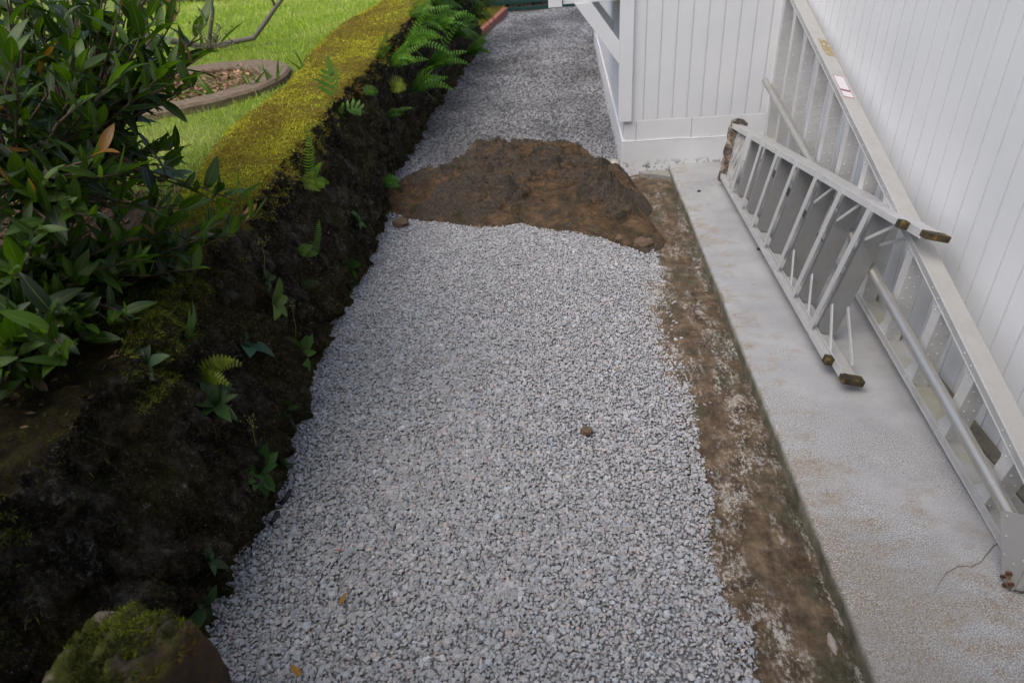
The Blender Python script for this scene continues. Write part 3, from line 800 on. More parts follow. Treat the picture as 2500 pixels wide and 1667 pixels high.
stone('stone', (-1.17, 4.03, -.045), (.055, .045, .028), STONE, 'flat brown stone lying on gravel beside the mossy wall foot', seed=8)
stone('stone', (.03, 1.905, -.05), (.024, .020, .017), STONE, 'small brown clod lying alone on the grey gravel', seed=9)
stone('stone', (.672, 1.05, -.066), (.010, .030, .008), M_plain('pale_chip', (.34, .30, .26), .9), 'long pale chip lying along the foot of the walkway edge', seed=12, flat=.4)
stone('stone', (.335, 5.02, -.045), (.045, .055, .03), M_plain('paint_spattered_stone', (.50, .47, .40), .9, 0, .5), 'pale paint spattered stone at the white house corner, farther one', seed=21)
stone('stone', (.350, 4.90, -.05), (.035, .04, .028), M_plain('cream_stone', (.42, .38, .28), .9, 0, .5), 'cream stone at the white house corner beside the outcrop', seed=22)
stone('pebble', (1.02, 3.32, .006), (.012, .010, .008), BLACK, 'dark crumb on the walkway beside the stepladder rail', cat='pebble', seed=14)
stone('pebble', (.845, 4.22, .005), (.012, .008, .006), BLACK, 'dark crumb on the walkway near the block base', cat='pebble', seed=15)

# ---------------------------------------------------------------- dry stone retaining wall
Ys = [-1, 0, 1.0, 1.4, 1.9, 2.5, 3, 3.5, 4.1, 5, 5.8, 7, 8.5, 10.6, 12]
Xb = [-1.13, -1.12, -1.10, -1.09, -1.12, -1.22, -1.235, -1.22, -1.3, -1.4, -1.43, -1.434, -1.42, -1.38, -1.38]
Yt = [-1, 0, 1.3, 1.5, 2.3, 2.6, 2.8, 3.2, 3.7, 5, 6, 7, 9, 11, 12]
Xt = [-1.2, -1.2, -1.2, -1.22, -1.34, -1.35, -1.36, -1.38, -1.42, -1.53, -1.54, -1.55, -1.56, -1.55, -1.55]
Zt = [.70, .70, .73, .72, .72, .72, .72, .75, .77, .76, .81, .88, .95, 1.0, 1.0]
Yk = [-1, 2.0, 2.69, 3.44, 4.1, 4.93, 5.93, 7, 8, 12]
Xk = [-1.70, -1.74, -1.81, -2.0, -2.06, -2.12, -2.29, -2.34, -2.26, -2.2]
def sm(y, a, b):
    t = np.linspace(-.35, .35, 7); return float(np.mean(np.interp(y + t, a, b)))
def wall_prof(y):
    xb, xt, zt, xk = sm(y, Ys, Xb), sm(y, Yt, Xt), sm(y, Yt, Zt), sm(y, Yk, Xk)
    pr = [(xb + .015, -.18), (xb, -.06), (xb + .01 + .25 * (xt - xb), .22), (xb + .62 * (xt - xb), .48), (xt, zt - .055), (xt - .008, zt - .018), (xt - .035, zt - .002), (xt - .2, zt), (xk + .12, zt - .012), (xk, zt - .06), (xk - .03, zt - .22)]
    return pr
YW = np.concatenate([np.arange(-.4, .7, .03), np.arange(.7, 3.6, .0100), np.arange(3.6, 4.2, .015), np.arange(4.2, 7, .022), np.arange(7, 11.4, .04)])
NP = 150; V = []
for y in YW:
    pr = np.array(wall_prof(y)); d = np.concatenate([[0], np.cumsum(np.hypot(*np.diff(pr, axis=0).T))])
    # more samples on the face than on top
    tt = np.linspace(0, 1, NP); tt = np.where(tt < .66, tt / .66 * .56, .56 + (tt - .66) / .34 * .44) * d[-1]
    px, pz = np.interp(tt, d, pr[:, 0]), np.interp(tt, d, pr[:, 1])
    nx, nz = np.gradient(pz), -np.gradient(px); ln = np.hypot(nx, nz) + 1e-9; nx, nz = nx / ln, nz / ln
    for k in range(NP):
        p = Vector((px[k], y, pz[k])); faceness = max(0, nx[k])
        q = Vector((p.x * 3.0, p.y * 3.7 + p.z * .8, p.z * 3.3)) + .35 * Vector((noise.noise(p * 3), noise.noise(p * 3 + Vector((9, 0, 0))), 0))
        dd = noise.voronoi(q)[0]; ck = min(1, (dd[1] - dd[0]) / .30)
        bul = (.058 * ck ** .35 - .050) * (.10 + .90 * faceness)
        n1 = noise.fractal(p * 5.5, 1, 2.1, 4)
        n2 = noise.fractal(Vector((p.x, p.y * 1.6, p.z * .65)) * 21, .8, 2.1, 4); dis = bul + (.030 * n1 + .028 * n2 - .030 * abs(noise.noise(p * 9))) * (.35 + .65 * faceness)
        wq = q + .25 * Vector((noise.noise(p * 8), noise.noise(p * 8 + Vector((5, 0, 0))), noise.noise(p * 8 + Vector((0, 5, 0)))))
        dis += (facet(wq * 2.1, .034) + facet(wq * 5.0, .018) + facet(wq * 11.0, .009)) * (.12 + .88 * faceness)
        if YW[0] + .1 < y: dis += .045 * noise.noise(Vector((y * 1.7, p.z * 1.5, 8))) * faceness
        V.append((p.x + nx[k] * dis, y + .012 * noise.noise(p * 14), p.z + nz[k] * dis))
wallV = np.array(V, np.float64); wallF = grid_faces(len(YW), NP)
wall = mesh_np('stone_wall', wallV, wallF, WALL, smooth=True)
tag(wall, 'dark dry lava stone retaining wall capped with yellow moss along the lawn', 'wall')
WB = BVHTree.FromPolygons([Vector(v) for v in wallV], [tuple(int(i) for i in f) for f in wallF])
def wall_at(y, z):
    h = WB.ray_cast(Vector((0, y, z)), Vector((-1, 0, 0)))
    return (h[0], h[1]) if h[0] else (Vector((-1.3, y, z)), Vector((1, 0, 0)))
def top_at(x, y):
    h = WB.ray_cast(Vector((x, y, 2)), Vector((0, 0, -1)))
    return (h[0], h[1]) if h[0] else (Vector((x, y, .7)), Vector((0, 0, 1)))

def blades(P, N, head, length, width, bend, levels=3):
    """strips growing along N, bending towards heading. returns V,F(quads)"""
    n = len(P); N = N / np.linalg.norm(N, axis=1)[:, None]
    h = head - N * np.sum(head * N, 1)[:, None]; h /= np.linalg.norm(h, axis=1)[:, None] + 1e-9
    sd = np.cross(N, h); V = np.zeros((n, levels * 2, 3))
    for k in range(levels):
        s = k / (levels - 1)
        c = P + N * (length * s * (1 - .45 * np.abs(bend) * s))[:, None] + h * (length * bend * s * s)[:, None]
        wv = (width * (1 - .8 * s ** 1.5))[:, None] * .5
        V[:, 2 * k] = c - sd * wv; V[:, 2 * k + 1] = c + sd * wv
    f = np.concatenate([np.array([[2 * k, 2 * k + 1, 2 * k + 3, 2 * k + 2]]) for k in range(levels - 1)])
    F = (f[None] + (np.arange(n) * levels * 2)[:, None, None]).reshape(-1, 4)
    return V.reshape(-1, 3), F

# moss on the wall top: thousands of short curled shoots
Nw = np.cross(wallV[wallF[:, 1]] - wallV[wallF[:, 0]], wallV[wallF[:, 3]] - wallV[wallF[:, 0]]); ar = np.linalg.norm(Nw, axis=1); Nw /= ar[:, None] + 1e-12
Cw = wallV[wallF].mean(1)
sgn = np.sign(Nw[np.argmax(Cw[:, 2])][2]); Nw *= sgn
def moss_density(c, nz):
    m = noise.noise(Vector((c[0] * 3.2, c[1] * 2.2, 1))) + .5 * noise.noise(Vector((c[0] * 9, c[1] * 8, 4)))
    return m
wt = np.zeros(len(Cw))
topm = (Cw[:, 2] > np.interp(Cw[:, 1], Yt, Zt) - .13) & (Nw[:, 2] > .30) & (Cw[:, 0] > np.interp(Cw[:, 1], Yk, Xk) - .03)
for i in np.where(topm)[0]:
    c = Cw[i]; m = moss_density(c, Nw[i][2]); dist = math.hypot(c[0], c[1])
    d_ = 1.0 if m > -.22 else .2
    if c[1] < 2.35: d_ = (1.5 if m > .04 else .3 if m > -.02 else 0)
    if Nw[i][2] < .5: d_ *= .55
    wt[i] = ar[i] * d_ * (1.5 if c[1] < 3.8 else .42 if c[1] < 6 else .2)
pick = rng.choice(len(Cw), 95000, p=wt / wt.sum())
f4 = wallV[wallF[pick]]; a_, b_ = rng.random(len(pick))[:, None], rng.random(len(pick))[:, None]
P = (f4[:, 0] * (1 - a_) + f4[:, 1] * a_) * (1 - b_) + (f4[:, 3] * (1 - a_) + f4[:, 2] * a_) * b_ - Nw[pick] * .003
nm = Nw[pick] + rng.normal(0, .45, (len(pick), 3)) + np.array([.12, 0, .1])
hd = rng.normal(0, 1, (len(pick), 3)); hd[:, 0] += .8; hd[:, 2] -= .25
sc = np.where(P[:, 1] < 3.6, 1.0, np.where(P[:, 1] < 6, 1.15, 1.35))
ln = rng.uniform(.008, .022, len(pick)) * sc; wd = rng.uniform(.0026, .0048, len(pick)) * sc
V, F = blades(P, nm, hd, ln, wd, rng.uniform(.2, .95, len(pick)))
t1 = np.array([noise.noise(Vector((p[0] * 2.6, p[1] * 1.9, 20))) for p in P]) + rng.normal(0, .22, len(P))
yl, gr_, br = np.array([.55, .56, .045]), np.array([.36, .48, .05]), np.array([.22, .14, .035])
fa = np.clip((P[:, 1] - 3) / 4, 0, 1)[:, None]
base = yl * (1 - fa) + np.array([.64, .56, .048]) * fa
mixg = np.clip(t1 * 1.6 - .25, 0, .8)[:, None]; fe = np.interp(P[:, 1], Yt, Xt) - P[:, 0]; zone = np.clip((P[:, 1] - 2.8) / .4, 0, 1) * np.clip((5.6 - P[:, 1]) / .8, 0, 1) * np.clip(1.1 - fe / .34, 0, 1) * (.55 + 1.2 * np.array([noise.noise(Vector((p[0] * 5, p[1] * 4, 41))) for p in P])); mixb = np.clip(-t1 * 2.0 + .12 + np.clip(zone, 0, 1) + np.clip(.75 - fe / .16, 0, .75) * np.clip((P[:, 1] - 2.6) / .5, 0, 1), 0, .9)[:, None]
cc = base * (1 - mixg) + gr_ * mixg; cc = cc * (1 - mixb) + br * mixb
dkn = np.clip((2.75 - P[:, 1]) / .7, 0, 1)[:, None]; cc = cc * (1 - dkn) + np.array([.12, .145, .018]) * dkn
cc *= np.exp(rng.normal(0, .25, len(P)))[:, None]
o = mesh_np('moss', V, F, MOSS, wall, col=np.repeat(cc, 6, axis=0), smooth=True); o['kind'] = 'stuff'

wt = np.zeros(len(Cw)); fm = np.where((Cw[:, 1] < 6.5) & (Cw[:, 1] > .6) & (Nw[:, 0] > .05) & (Cw[:, 2] > -.06))[0]
for i in fm:
    c = Cw[i]; m = noise.noise(Vector((c[0] * 5, c[1] * 5, c[2] * 5 + 30))) + .6 * noise.noise(Vector((c[0] * 14, c[1] * 14, c[2] * 14)))
    wt[i] = ar[i] * max(0, m + .12) * (1.0 if c[1] < 3.5 else .5)
pick = rng.choice(len(Cw), 34000, p=wt / wt.sum()); f4 = wallV[wallF[pick]]; a_, b_ = rng.random(len(pick))[:, None], rng.random(len(pick))[:, None]
P = (f4[:, 0] * (1 - a_) + f4[:, 1] * a_) * (1 - b_) + (f4[:, 3] * (1 - a_) + f4[:, 2] * a_) * b_ - Nw[pick] * .002
n = len(P); V, F = blades(P, Nw[pick] + rng.normal(0, .5, (n, 3)) + [0, 0, -.25], rng.normal(0, 1, (n, 3)) + [.3, 0, -1.2], rng.uniform(.006, .020, n), rng.uniform(.0016, .0032, n), rng.uniform(.3, 1.1, n))
kk = rng.random(n); pal = np.array([[.035, .034, .010], [.055, .038, .020], [.085, .095, .016], [.16, .14, .11]])[np.searchsorted([.42, .72, .93], kk)]
pal = pal * np.exp(rng.normal(0, .35, n))[:, None]
o = mesh_np('moss', V, F, MOSS, wall, col=np.repeat(pal, 6, axis=0), smooth=True); o['kind'] = 'stuff'

# ---------------------------------------------------------------- lawn terrace behind the wall
def lawn_z(x, y): return sm(y, Yt, Zt) - .075 - .02 * min(1, max(0, (y - 2) / 3)) + .02 * fbm((x * .8, y * .8, 3), 3)
xs = np.concatenate([np.linspace(0, 1, 40) * 3.2, np.linspace(3.6, 40, 14)]); ys = np.concatenate([np.arange(-4, 12, .16), np.linspace(12.4, 60, 16)])
V = []
for dx in xs:
    for y in ys:
        xk = sm(y, Yk, Xk); V.append((xk - .0 - dx + .02, y, lawn_z(xk - dx, min(y, 11)) - (.0 if dx > .05 else .03)))
def M_lawn():
    t = MT('lawn_ground'); n = t.noise(9, 6, .7); f = t.noise(70, 4, .7)
    c = t.ramp(n, (.3, (.12, .17, .02)), (.55, (.20, .26, .03)), (.75, (.32, .33, .08)))
    X, Y, Z = t.sep(t.coord())
    d = t.n('VectorMath', operation='DISTANCE'); t.set(d.inputs[0], t.coord()); d.inputs[1].default_value = (-2.55, 1.9, .62)
    bed = t.rng(t.math('ADD', d.outputs['Value'], t.math('MULTIPLY', t.noise(5, 4), .5)), 1.45, 1.15)
    c = t.mix(bed, c, t.ramp(f, (.3, (.03, .018, .010)), (.6, (.10, .055, .03)), (.8, (.20, .12, .07))))
    t.bump(f, .8, .02); return t.done(c, .95)
o = mesh_np('lawn', V, grid_faces(len(xs), len(ys)), M_lawn(), smooth=True); tag(o, kind='structure')

def scatter_grass(x, y, z, lng, wid, colf):
    n = len(x); P = np.stack([x, y, z], -1)
    N = np.stack([rng.normal(0, .35, n), rng.normal(0, .35, n), np.ones(n)], -1); hd = rng.normal(0, 1, (n, 3))
    V, F = blades(P, N, hd, lng, wid, rng.uniform(0, .9, n)); return V, F, np.repeat(colf, 6, axis=0)
ng = 60000
y = 2.2 + 8.4 * rng.random(ng) ** 1.25; xk = np.interp(y, Yk, Xk); x = xk - .02 - (4.2 * rng.random(ng) ** 1.3)
rc = np.array([-2.93, 5.12]); keep = (np.hypot(x + 2.55, y - 1.9) > 1.0) & ~((np.hypot((x - rc[0]) / 1.0, (y - rc[1]) / 1.25) < .76))
x, y = x[keep], y[keep]; z = np.interp(y, Yt, Zt) - .085 - .02 * np.clip((y - 2) / 3, 0, 1)
n = len(x); fr = np.clip((y - 3) / 5, 0, 1)
tn = np.array([noise.noise(Vector((a * 1.5, b * 1.5, 7))) for a, b in zip(x, y)]) + rng.normal(0, .3, n)
cg = np.array([.28, .38, .05]) * (1 - np.clip(tn, 0, 1))[:, None] + np.array([.58, .57, .25]) * np.clip(tn, 0, 1)[:, None]
cg *= np.exp(rng.normal(0, .2, n))[:, None]; cg = cg * (1 + .35 * fr)[:, None]
V, F, Cg = scatter_grass(x, y, z, rng.uniform(.035, .075, n) * (1 + .3 * fr), rng.uniform(.003, .006, n) * (1 + 1.2 * fr), cg)
o = mesh_np('grass', V, F, GRASS, col=Cg, smooth=True); tag(o, 'bright yellow green lawn grass growing behind the mossy wall', 'grass', kind='stuff')
# rough verge beyond the wall end
V = [(-6, 11.2, .25), (-1.50, 11.2, -.02), (-1.27, 15.2, -.02), (-6, 15.2, .25)]
o = mesh_np('verge', V, np.array([[0, 1, 2, 3]]), M_plain('verge_soil', (.12, .11, .035), .95, 0, .6)); tag(o, kind='structure')
n = 4500; y = rng.uniform(11.2, 15.1, n); x = np.interp(y, [11.2, 15.2], [-1.50, -1.30]) - 2.2 * rng.random(n) ** 1.3
cg = np.array([.22, .24, .03]) * np.exp(rng.normal(0, .3, n))[:, None]; cg[rng.random(n) < .25] = (.30, .17, .04)
V, F, Cg = scatter_grass(x, y, np.clip(-.02 - (x + 1.4) * .06, -.02, 1), rng.uniform(.06, .14, n), rng.uniform(.008, .016, n), cg)
o = mesh_np('grass', V, F, GRASS, col=Cg, smooth=True); tag(o, 'yellowish rough grass beyond the wall end beside the red kerb', 'grass', kind='stuff')

# ---------------------------------------------------------------- planter ring, litter
RZ = lawn_z(-3.0, 5.6)
def ring_pt(a, r): return (rc[0] + r * math.cos(a), rc[1] + 1.25 * r * math.sin(a))
V = []; NA = 90
for i in range(NA):
    a = 2 * math.pi * i / NA
    for r, z in ((.72, -.10), (.72, .0), (.70, .018), (.50, .012), (.485, .0), (.475, -.12)):
        r2 = r * (1 + .025 * noise.noise(Vector((math.cos(a) * 3, math.sin(a) * 3, r)))); x_, y_ = ring_pt(a, r2)
        V.append((x_, y_, RZ + .03 + z + .008 * noise.noise(Vector((x_ * 7, y_ * 7, 1)))))
F = np.concatenate([grid_faces(NA, 6), np.array([[(NA - 1) * 6 + j, j, j + 1, (NA - 1) * 6 + j + 1] for j in range(5)])])
o = mesh_np('planter_ring', V, F, RING, smooth=False); tag(o, 'low old concrete ring around a leaf filled planting hole in the lawn', 'planter')

def leaf_strip(P, D, N, L, W, curl, rows=7, twist=None):
    """leaf blades: P base, D axis, N upper side. returns V,F,attr(u,s)"""
    n = len(P); D = D / np.linalg.norm(D, axis=1)[:, None]
    N = N - D * np.sum(N * D, 1)[:, None]; N /= np.linalg.norm(N, axis=1)[:, None] + 1e-9
    S_ = np.cross(D, N)
    V = np.zeros((n, rows, 3, 3)); A = np.zeros((n, rows, 3, 2))
    for k in range(rows):
        s = k / (rows - 1); hw = (math.sin(math.pi * min(1, s * .94 + .06) ** .85) ** .8) * (1 if s < .999 else .02)
        c = P + D * (L * s * (1 - .18 * np.abs(curl) * s))[:, None] - N * (L * curl * .5 * s * s)[:, None]
        for j, u in enumerate((-1, 0, 1)):
            V[:, k, j] = c + S_ * (W * .5 * hw * u)[:, None] + N * (W * .16 * abs(u) * hw)[:, None]
            A[:, k, j] = (u * .5 + .5, s)
    f = np.array([[k * 3 + j, k * 3 + j + 1, k * 3 + j + 4, k * 3 + j + 3] for k in range(rows - 1) for j in (0, 1)])
    F = (f[None] + (np.arange(n) * rows * 3)[:, None, None]).reshape(-1, 4)
    return V.reshape(-1, 3), F, A.reshape(-1, 2)

def litter(x, y, z, col, L=(.025, .07)):
    n = len(x); P = np.stack([x, y, z + rng.uniform(0, .025, n)], -1)
    D = np.stack([rng.normal(0, 1, n), rng.normal(0, 1, n), rng.normal(0, .25, n)], -1); N = np.stack([rng.normal(0, .45, n), rng.normal(0, .45, n), np.ones(n)], -1)
    l = rng.uniform(*L, n); V, F, A = leaf_strip(P, D, N, l, l * rng.uniform(.3, .5, n), rng.normal(0, .6, n), rows=4)
    return V, F, np.repeat(col, 12, axis=0)
n = 1300; a = rng.uniform(0, 2 * np.pi, n); r = .52 * np.sqrt(rng.random(n))
cl = np.array([.26, .155, .10]) * np.exp(rng.normal(0, .5, n))[:, None]
V, F, Cc = litter(rc[0] + r * np.cos(a), rc[1] + 1.25 * r * np.sin(a), np.full(n, RZ + .01), cl)
o = mesh_np('leaf_litter', V, F, LITTER, col=Cc); tag(o, 'dry brown leaf litter filling the concrete planter ring', 'leaf litter', kind='stuff')
n = 420; y = rng.uniform(.7, 2.35, n); x = np.interp(y, Yt, Xt) - .03 - rng.random(n) ** .8 * .5; z = np.array([top_at(a, b)[0].z for a, b in zip(x, y)])
cl = np.array([.075, .045, .025]) * np.exp(rng.normal(0, .55, n))[:, None]
V, F, Cc = litter(x, y, z - .012, cl, (.018, .042))
o = mesh_np('leaf_litter', V, F, LITTER, col=Cc); tag(o, 'scattered dead leaves caught on the near wall top among dark moss', 'leaf litter', kind='stuff')
n = 2600; a = rng.uniform(0, 2 * np.pi, n); r = 1.25 * np.sqrt(rng.random(n)); x = -2.6 + r * np.cos(a); y = 1.9 + r * np.sin(a)
k = x < np.interp(y, Yk, Xk) + .10; x, y = x[k], y[k]; n = len(x)
cl = np.array([.14, .075, .04]) * np.exp(rng.normal(0, .55, n))[:, None]
V, F, Cc = litter(x, y, np.interp(y, Yt, Zt) - .085, cl, (.03, .08))
o = mesh_np('leaf_litter', V, F, LITTER, col=Cc); tag(o, 'dark brown fallen leaves on the soil under the glossy shrub', 'leaf litter', kind='stuff')
for i, (x_, y_, s_, rot) in enumerate(((-1.98, 2.16, .10, .3), (-2.08, 1.86, .085, 1.1))):
    stone('bed_stone', (x_, y_, .655), (s_ * 1.3, s_, .045), M_plain('grey_bed_stone', (.15, .13, .115), .9, 0, .5), ['flat grey stone half hidden by the shrub beside the leaf litter', 'smaller flat grey stone under the shrub nearer the camera'][i], seed=30 + i, rough=.12)

# ---------------------------------------------------------------- the glossy shrub at the left
shrub = empty('shrub', (-2.25, 1.75, .62), 'large dark green shrub with glossy pointed leaves hanging over the wall top', 'shrub')
C0 = Vector((0, 0, 1.65)); FPX = 1570.0
tips = []
for c_, r_, n_ in (((-1.80, 2.15, 1.30), (.60, .65, .50), 190), ((-1.50, 1.62, 1.12), (.26, .32, .42), 62), ((-1.46, 1.78, .88), (.34, .30, .15), 46),
                   ((-1.55, 1.38, .82), (.22, .22, .18), 40), ((-1.56, 1.25, .76), (.24, .18, .12), 34), ((-1.42, 1.45, .80), (.20, .2, .10), 16), ((-1.36, 1.17, .84), (.16, .13, .09), 22), ((-1.34, 2.1, 1.42), (.26, .30, .20), 30), ((-2.3, 2.7, 1.25), (.5, .5, .5), 60)):
    for _ in range(n_):
        u = Vector((random.gauss(0, 1), random.gauss(0, 1), random.gauss(0, 1))).normalized() * random.random() ** .4
        tips.append(Vector((c_[0] + u.x * r_[0], c_[1] + u.y * r_[1], c_[2] + u.z * r_[2])))
tips += [Vector(q) for q in ((-1.17, 1.95, .93), (-1.11, 1.97, .92), (-1.20, 1.98, .86), (-1.13, 1.9, .84), (-1.22, 1.85, .95), (-1.05, 1.93, .88), (-1.27, 1.9, .90))]
tips = [t for t in tips if t.z > .74 or t.x > -1.3]
root = Vector((-2.25, 1.75, .60)); tw = MB(); LP, LD, LN, LL, LW, LC, LR = [], [], [], [], [], [], []
trunks = [Vector((-2.25 + .12 * math.cos(a), 1.75 + .12 * math.sin(a), .6)) for a in (0, 1.3, 2.5, 3.8, 5.1)]
hubs = [Vector((-1.9, 2.3, 1.05)), Vector((-1.6, 2.0, 1.2)), Vector((-2.2, 2.6, 1.1)), Vector((-1.62, 1.6, .92)), Vector((-1.55, 1.65, 1.2)), Vector((-1.75, 1.65, 1.0)), Vector((-2.1, 1.4, 1.15)), Vector((-2.0, 2.05, 1.1)), Vector((-2.45, 1.9, 1.2)), Vector((-1.7, 1.9, 1.25)), Vector((-1.95, 1.7, 1.45)), Vector((-1.65, 1.75, .80))]
for i, h in enumerate(hubs):
    s0 = trunks[i % 5]; mid = s0.lerp(h, .5) + Vector((random.uniform(-.06, .06), random.uniform(-.06, .06), -.03))
    tw.tube([s0, s0.lerp(mid, .5) + Vector((.01, 0, .02)), mid, mid.lerp(h, .6), h], [.016, .014, .012, .010, .009], 7)
for ti, tp in enumerate(tips):
    h = min(hubs, key=lambda q: (q - tp).length); d = tp - h
    c1 = h + d * .35 + Vector((0, 0, -.05)); c2 = h + d * .75 + Vector((random.uniform(-.03, .03), random.uniform(-.03, .03), -.02))
    tw.tube([h, c1, c2, tp], [.006, .0045, .0032, .0018], 5)
    ax = (tp - c2).normalized(); ax = (ax * .6 + Vector((0, 0, .55)) + Vector((random.uniform(-.3, .3), random.uniform(-.3, .3), 0))).normalized()
    ang = random.random() * 6.28; nl = random.randint(6, 11)
    for k in range(nl):
        s = k / (nl - 1); ang += 2.4
        base = tp - (tp - c2).normalized() * (.26 * (1 - s) ** 1.2)
        x_ = ax.orthogonal().normalized(); y_ = ax.cross(x_); rad = x_ * math.cos(ang) + y_ * math.sin(ang)
        op = 1.15 - .75 * s + random.uniform(-.35, .35)
        dr = (ax * math.cos(op) + rad * math.sin(op)).normalized()
        if s < .45: dr = (dr + Vector((0, 0, -.75 * random.random()))).normalized()
        nn = (ax * math.sin(op) - rad * math.cos(op)); nn = nn + Vector((random.uniform(-.3, .3), random.uniform(-.3, .3), .5))
        LP.append(base); LD.append(dr); LN.append(nn); l = random.uniform(.065, .150) * (1 - .22 * s)
        LL.append(l); LW.append(l * random.uniform(.25, .37)); LC.append(random.uniform(-.1, .6)); LR.append(1.0 if random.random() < .018 else min(.92, max(0, random.gauss(.10 + .55 * s * s, .2) + (.35 if random.random() < .12 else 0))))
tw.build('branch', TWIG, shrub, smooth=True)
V, F, A = leaf_strip(np.array(LP), np.array(LD), np.array(LN), np.array(LL), np.array(LW), np.array(LC), rows=8)
at = np.concatenate([A, np.repeat(np.array(LR), 24)[:, None]], 1)
mesh_np('foliage', V, F, LEAF, shrub, smooth=True, col=at, colname='leaf')
b = MB(); q0 = Vector((-1.14, 2.16, 1.36))
for i in range(26):
    q = q0 + Vector((random.gauss(.02, .04), random.gauss(0, .04), abs(random.gauss(.06, .05)))); b.tube([q0, q0.lerp(q, .6) + Vector((0, 0, .006)), q], [.0011, .001, .0009], 4)
    b.tube([q, q + Vector((0, 0, .007))], .0030, 5)
b.build('flower_spray', M_plain('tiny_bud', (.22, .20, .12), .8), shrub)

# ---------------------------------------------------------------- leafless small tree behind the shrub
tree = empty('small_tree', (-3.75, 5.9, .68), 'bare grey branches of a small tree on the lawn behind the shrub', 'tree')
b = MB(); b.tube([(-3.75, 5.9, .62), (-3.72, 5.9, .85), (-3.66, 5.92, 1.05)], [.05, .042, .036], 9); b.build('trunk', BARK, tree, smooth=True)
b = MB()
b.tube([(-3.68, 5.91, 1.0), (-3.45, 6.5, .80), (-3.02, 6.6, .84), (-2.86, 6.6, .97), (-2.74, 6.62, 1.08), (-2.64, 6.6, 1.15), (-2.54, 6.6, 1.23), (-2.45, 6.6, 1.33)], [.034, .026, .023, .021, .018, .015, .013, .010], 9)
b.tube([(-2.74, 6.62, 1.08), (-2.76, 6.6, 1.2), (-2.80, 6.6, 1.4)], [.013, .011, .009], 7)
b.tube([(-3.45, 6.5, .80), (-3.3, 6.5, 1.1), (-3.25, 6.5, 1.5)], [.022, .018, .014], 8)
b.tube([(-3.66, 5.92, 1.05), (-3.8, 5.95, 1.4), (-3.7, 6.0, 1.7)], [.032, .025, .018], 8)
br_ = b.build('branch', BARK, tree, smooth=True)

# ---------------------------------------------------------------- ferns and small plants on the wall
def frond(base, d, up, L, W, npin, droop, colA, colB, acc, lobed=False, pw=None):
    base = Vector(base); d = Vector(d).normalized(); up = Vector(up); up = (up - d * up.dot(d)).normalized()
    V, F, C = acc; pts = []
    for i in range(npin + 3):
        s = i / (npin + 2); pts.append(base + d * (L * s * (1 - .2 * abs(droop) * s)) - Vector((0, 0, 1)) * (L * droop * .55 * s * s) + up * (L * .12 * math.sin(s * 2)))
    side0 = d.cross(up).normalized()
    for i in range(len(pts) - 1):                                    # rachis
        w_ = .0022 * (1 - .7 * i / len(pts)); n0 = len(V)
        V += [pts[i] - side0 * w_, pts[i] + side0 * w_, pts[i + 1] + side0 * w_, pts[i + 1] - side0 * w_]; F.append((n0, n0 + 1, n0 + 2, n0 + 3)); C += [[c * .7 for c in colA]] * 4
    for i in range(2, npin + 2):
        s = i / (npin + 2); t_ = (pts[min(i + 1, len(pts) - 1)] - pts[i - 1]).normalized()
        side = t_.cross(up).normalized(); n_ = side.cross(t_)
        pl = W * .5 * (math.sin(math.pi * min(1, .10 + .90 * s) ** .75) ** .75 if not lobed else (.55 + .45 * math.sin(math.pi * s)))
        pwid = pw or (L / (npin + 2) * .50)
        col = [a * (1 - s) + b_ * s for a, b_ in zip(colA, colB)]; jt = random.uniform(.8, 1.2); col = [c * jt for c in col]
        for sg in (-1, 1):
            dv = (side * sg + t_ * (.28 if not lobed else .55) + n_ * random.uniform(-.12, .12)).normalized(); n0 = len(V)
            R_ = 3 if not lobed else 6
            for k in range(R_):
                q = k / (R_ - 1); ww = pwid * .5 * ((.75, 1, .15)[k] if not lobed else math.sin(math.pi * min(1, .15 + .85 * q)) ** .6 + .06)
                c_ = pts[i] + dv * (pl * q) - n_ * (pl * (.18 if not lobed else .45) * q * q) + (n_ * pl * .25 * q if lobed else Vector())
                V += [c_ - t_ * ww, c_ + t_ * ww]; C += [col, col]
            for k in range(R_ - 1): F.append((n0 + 2 * k, n0 + 2 * k + 1, n0 + 2 * k + 3, n0 + 2 * k + 2))
    if lobed:                                                        # end lobe
        n0 = len(V); t_ = (pts[-1] - pts[-2]).normalized()
        for k in range(5):
            q = k / 4; ww = (pw or .012) * (math.sin(math.pi * min(1, .2 + .8 * q)) ** .7 + .03); c_ = pts[-2] + t_ * (W * .42 * q)
            V += [c_ - side0 * ww, c_ + side0 * ww]; C += [colB, colB]
        for k in range(4): F.append((n0 + 2 * k, n0 + 2 * k + 1, n0 + 2 * k + 3, n0 + 2 * k + 2))
def mk(name, acc, parent, mat=FERN):
    V, F, C = acc
    return mesh_np(name, [tuple(v) for v in V], np.array(F), mat, parent, smooth=True, col=np.array(C))
G1, G2, G3, GY = (.055, .13, .012), (.12, .26, .02), (.022, .055, .008), (.26, .30, .025)
def fern(y, z, specs, label, lobed=False, colA=G1, colB=G2, top=None, group='ferns on the stone wall', npin=18, pw=None):
    p, nrm = (wall_at(y, z) if top is None else top_at(top, y))
    e = empty('fern', p - nrm * .01, label, 'fern', group)
    for (dx, dy, dz, L, W, dr) in specs:
        L, W = L * 1.12, W * 1.12
        acc = ([], [], []); d = Vector((dx, dy, dz)).normalized()
        upv = Vector((.8, -.35, .6)) if abs(d.z) < .9 else Vector((1, -.3, .2))
        frond(p - nrm * .005, d, upv, L, W, npin, dr, colA, colB, acc, lobed, pw); mk('frond', acc, e)
    return e
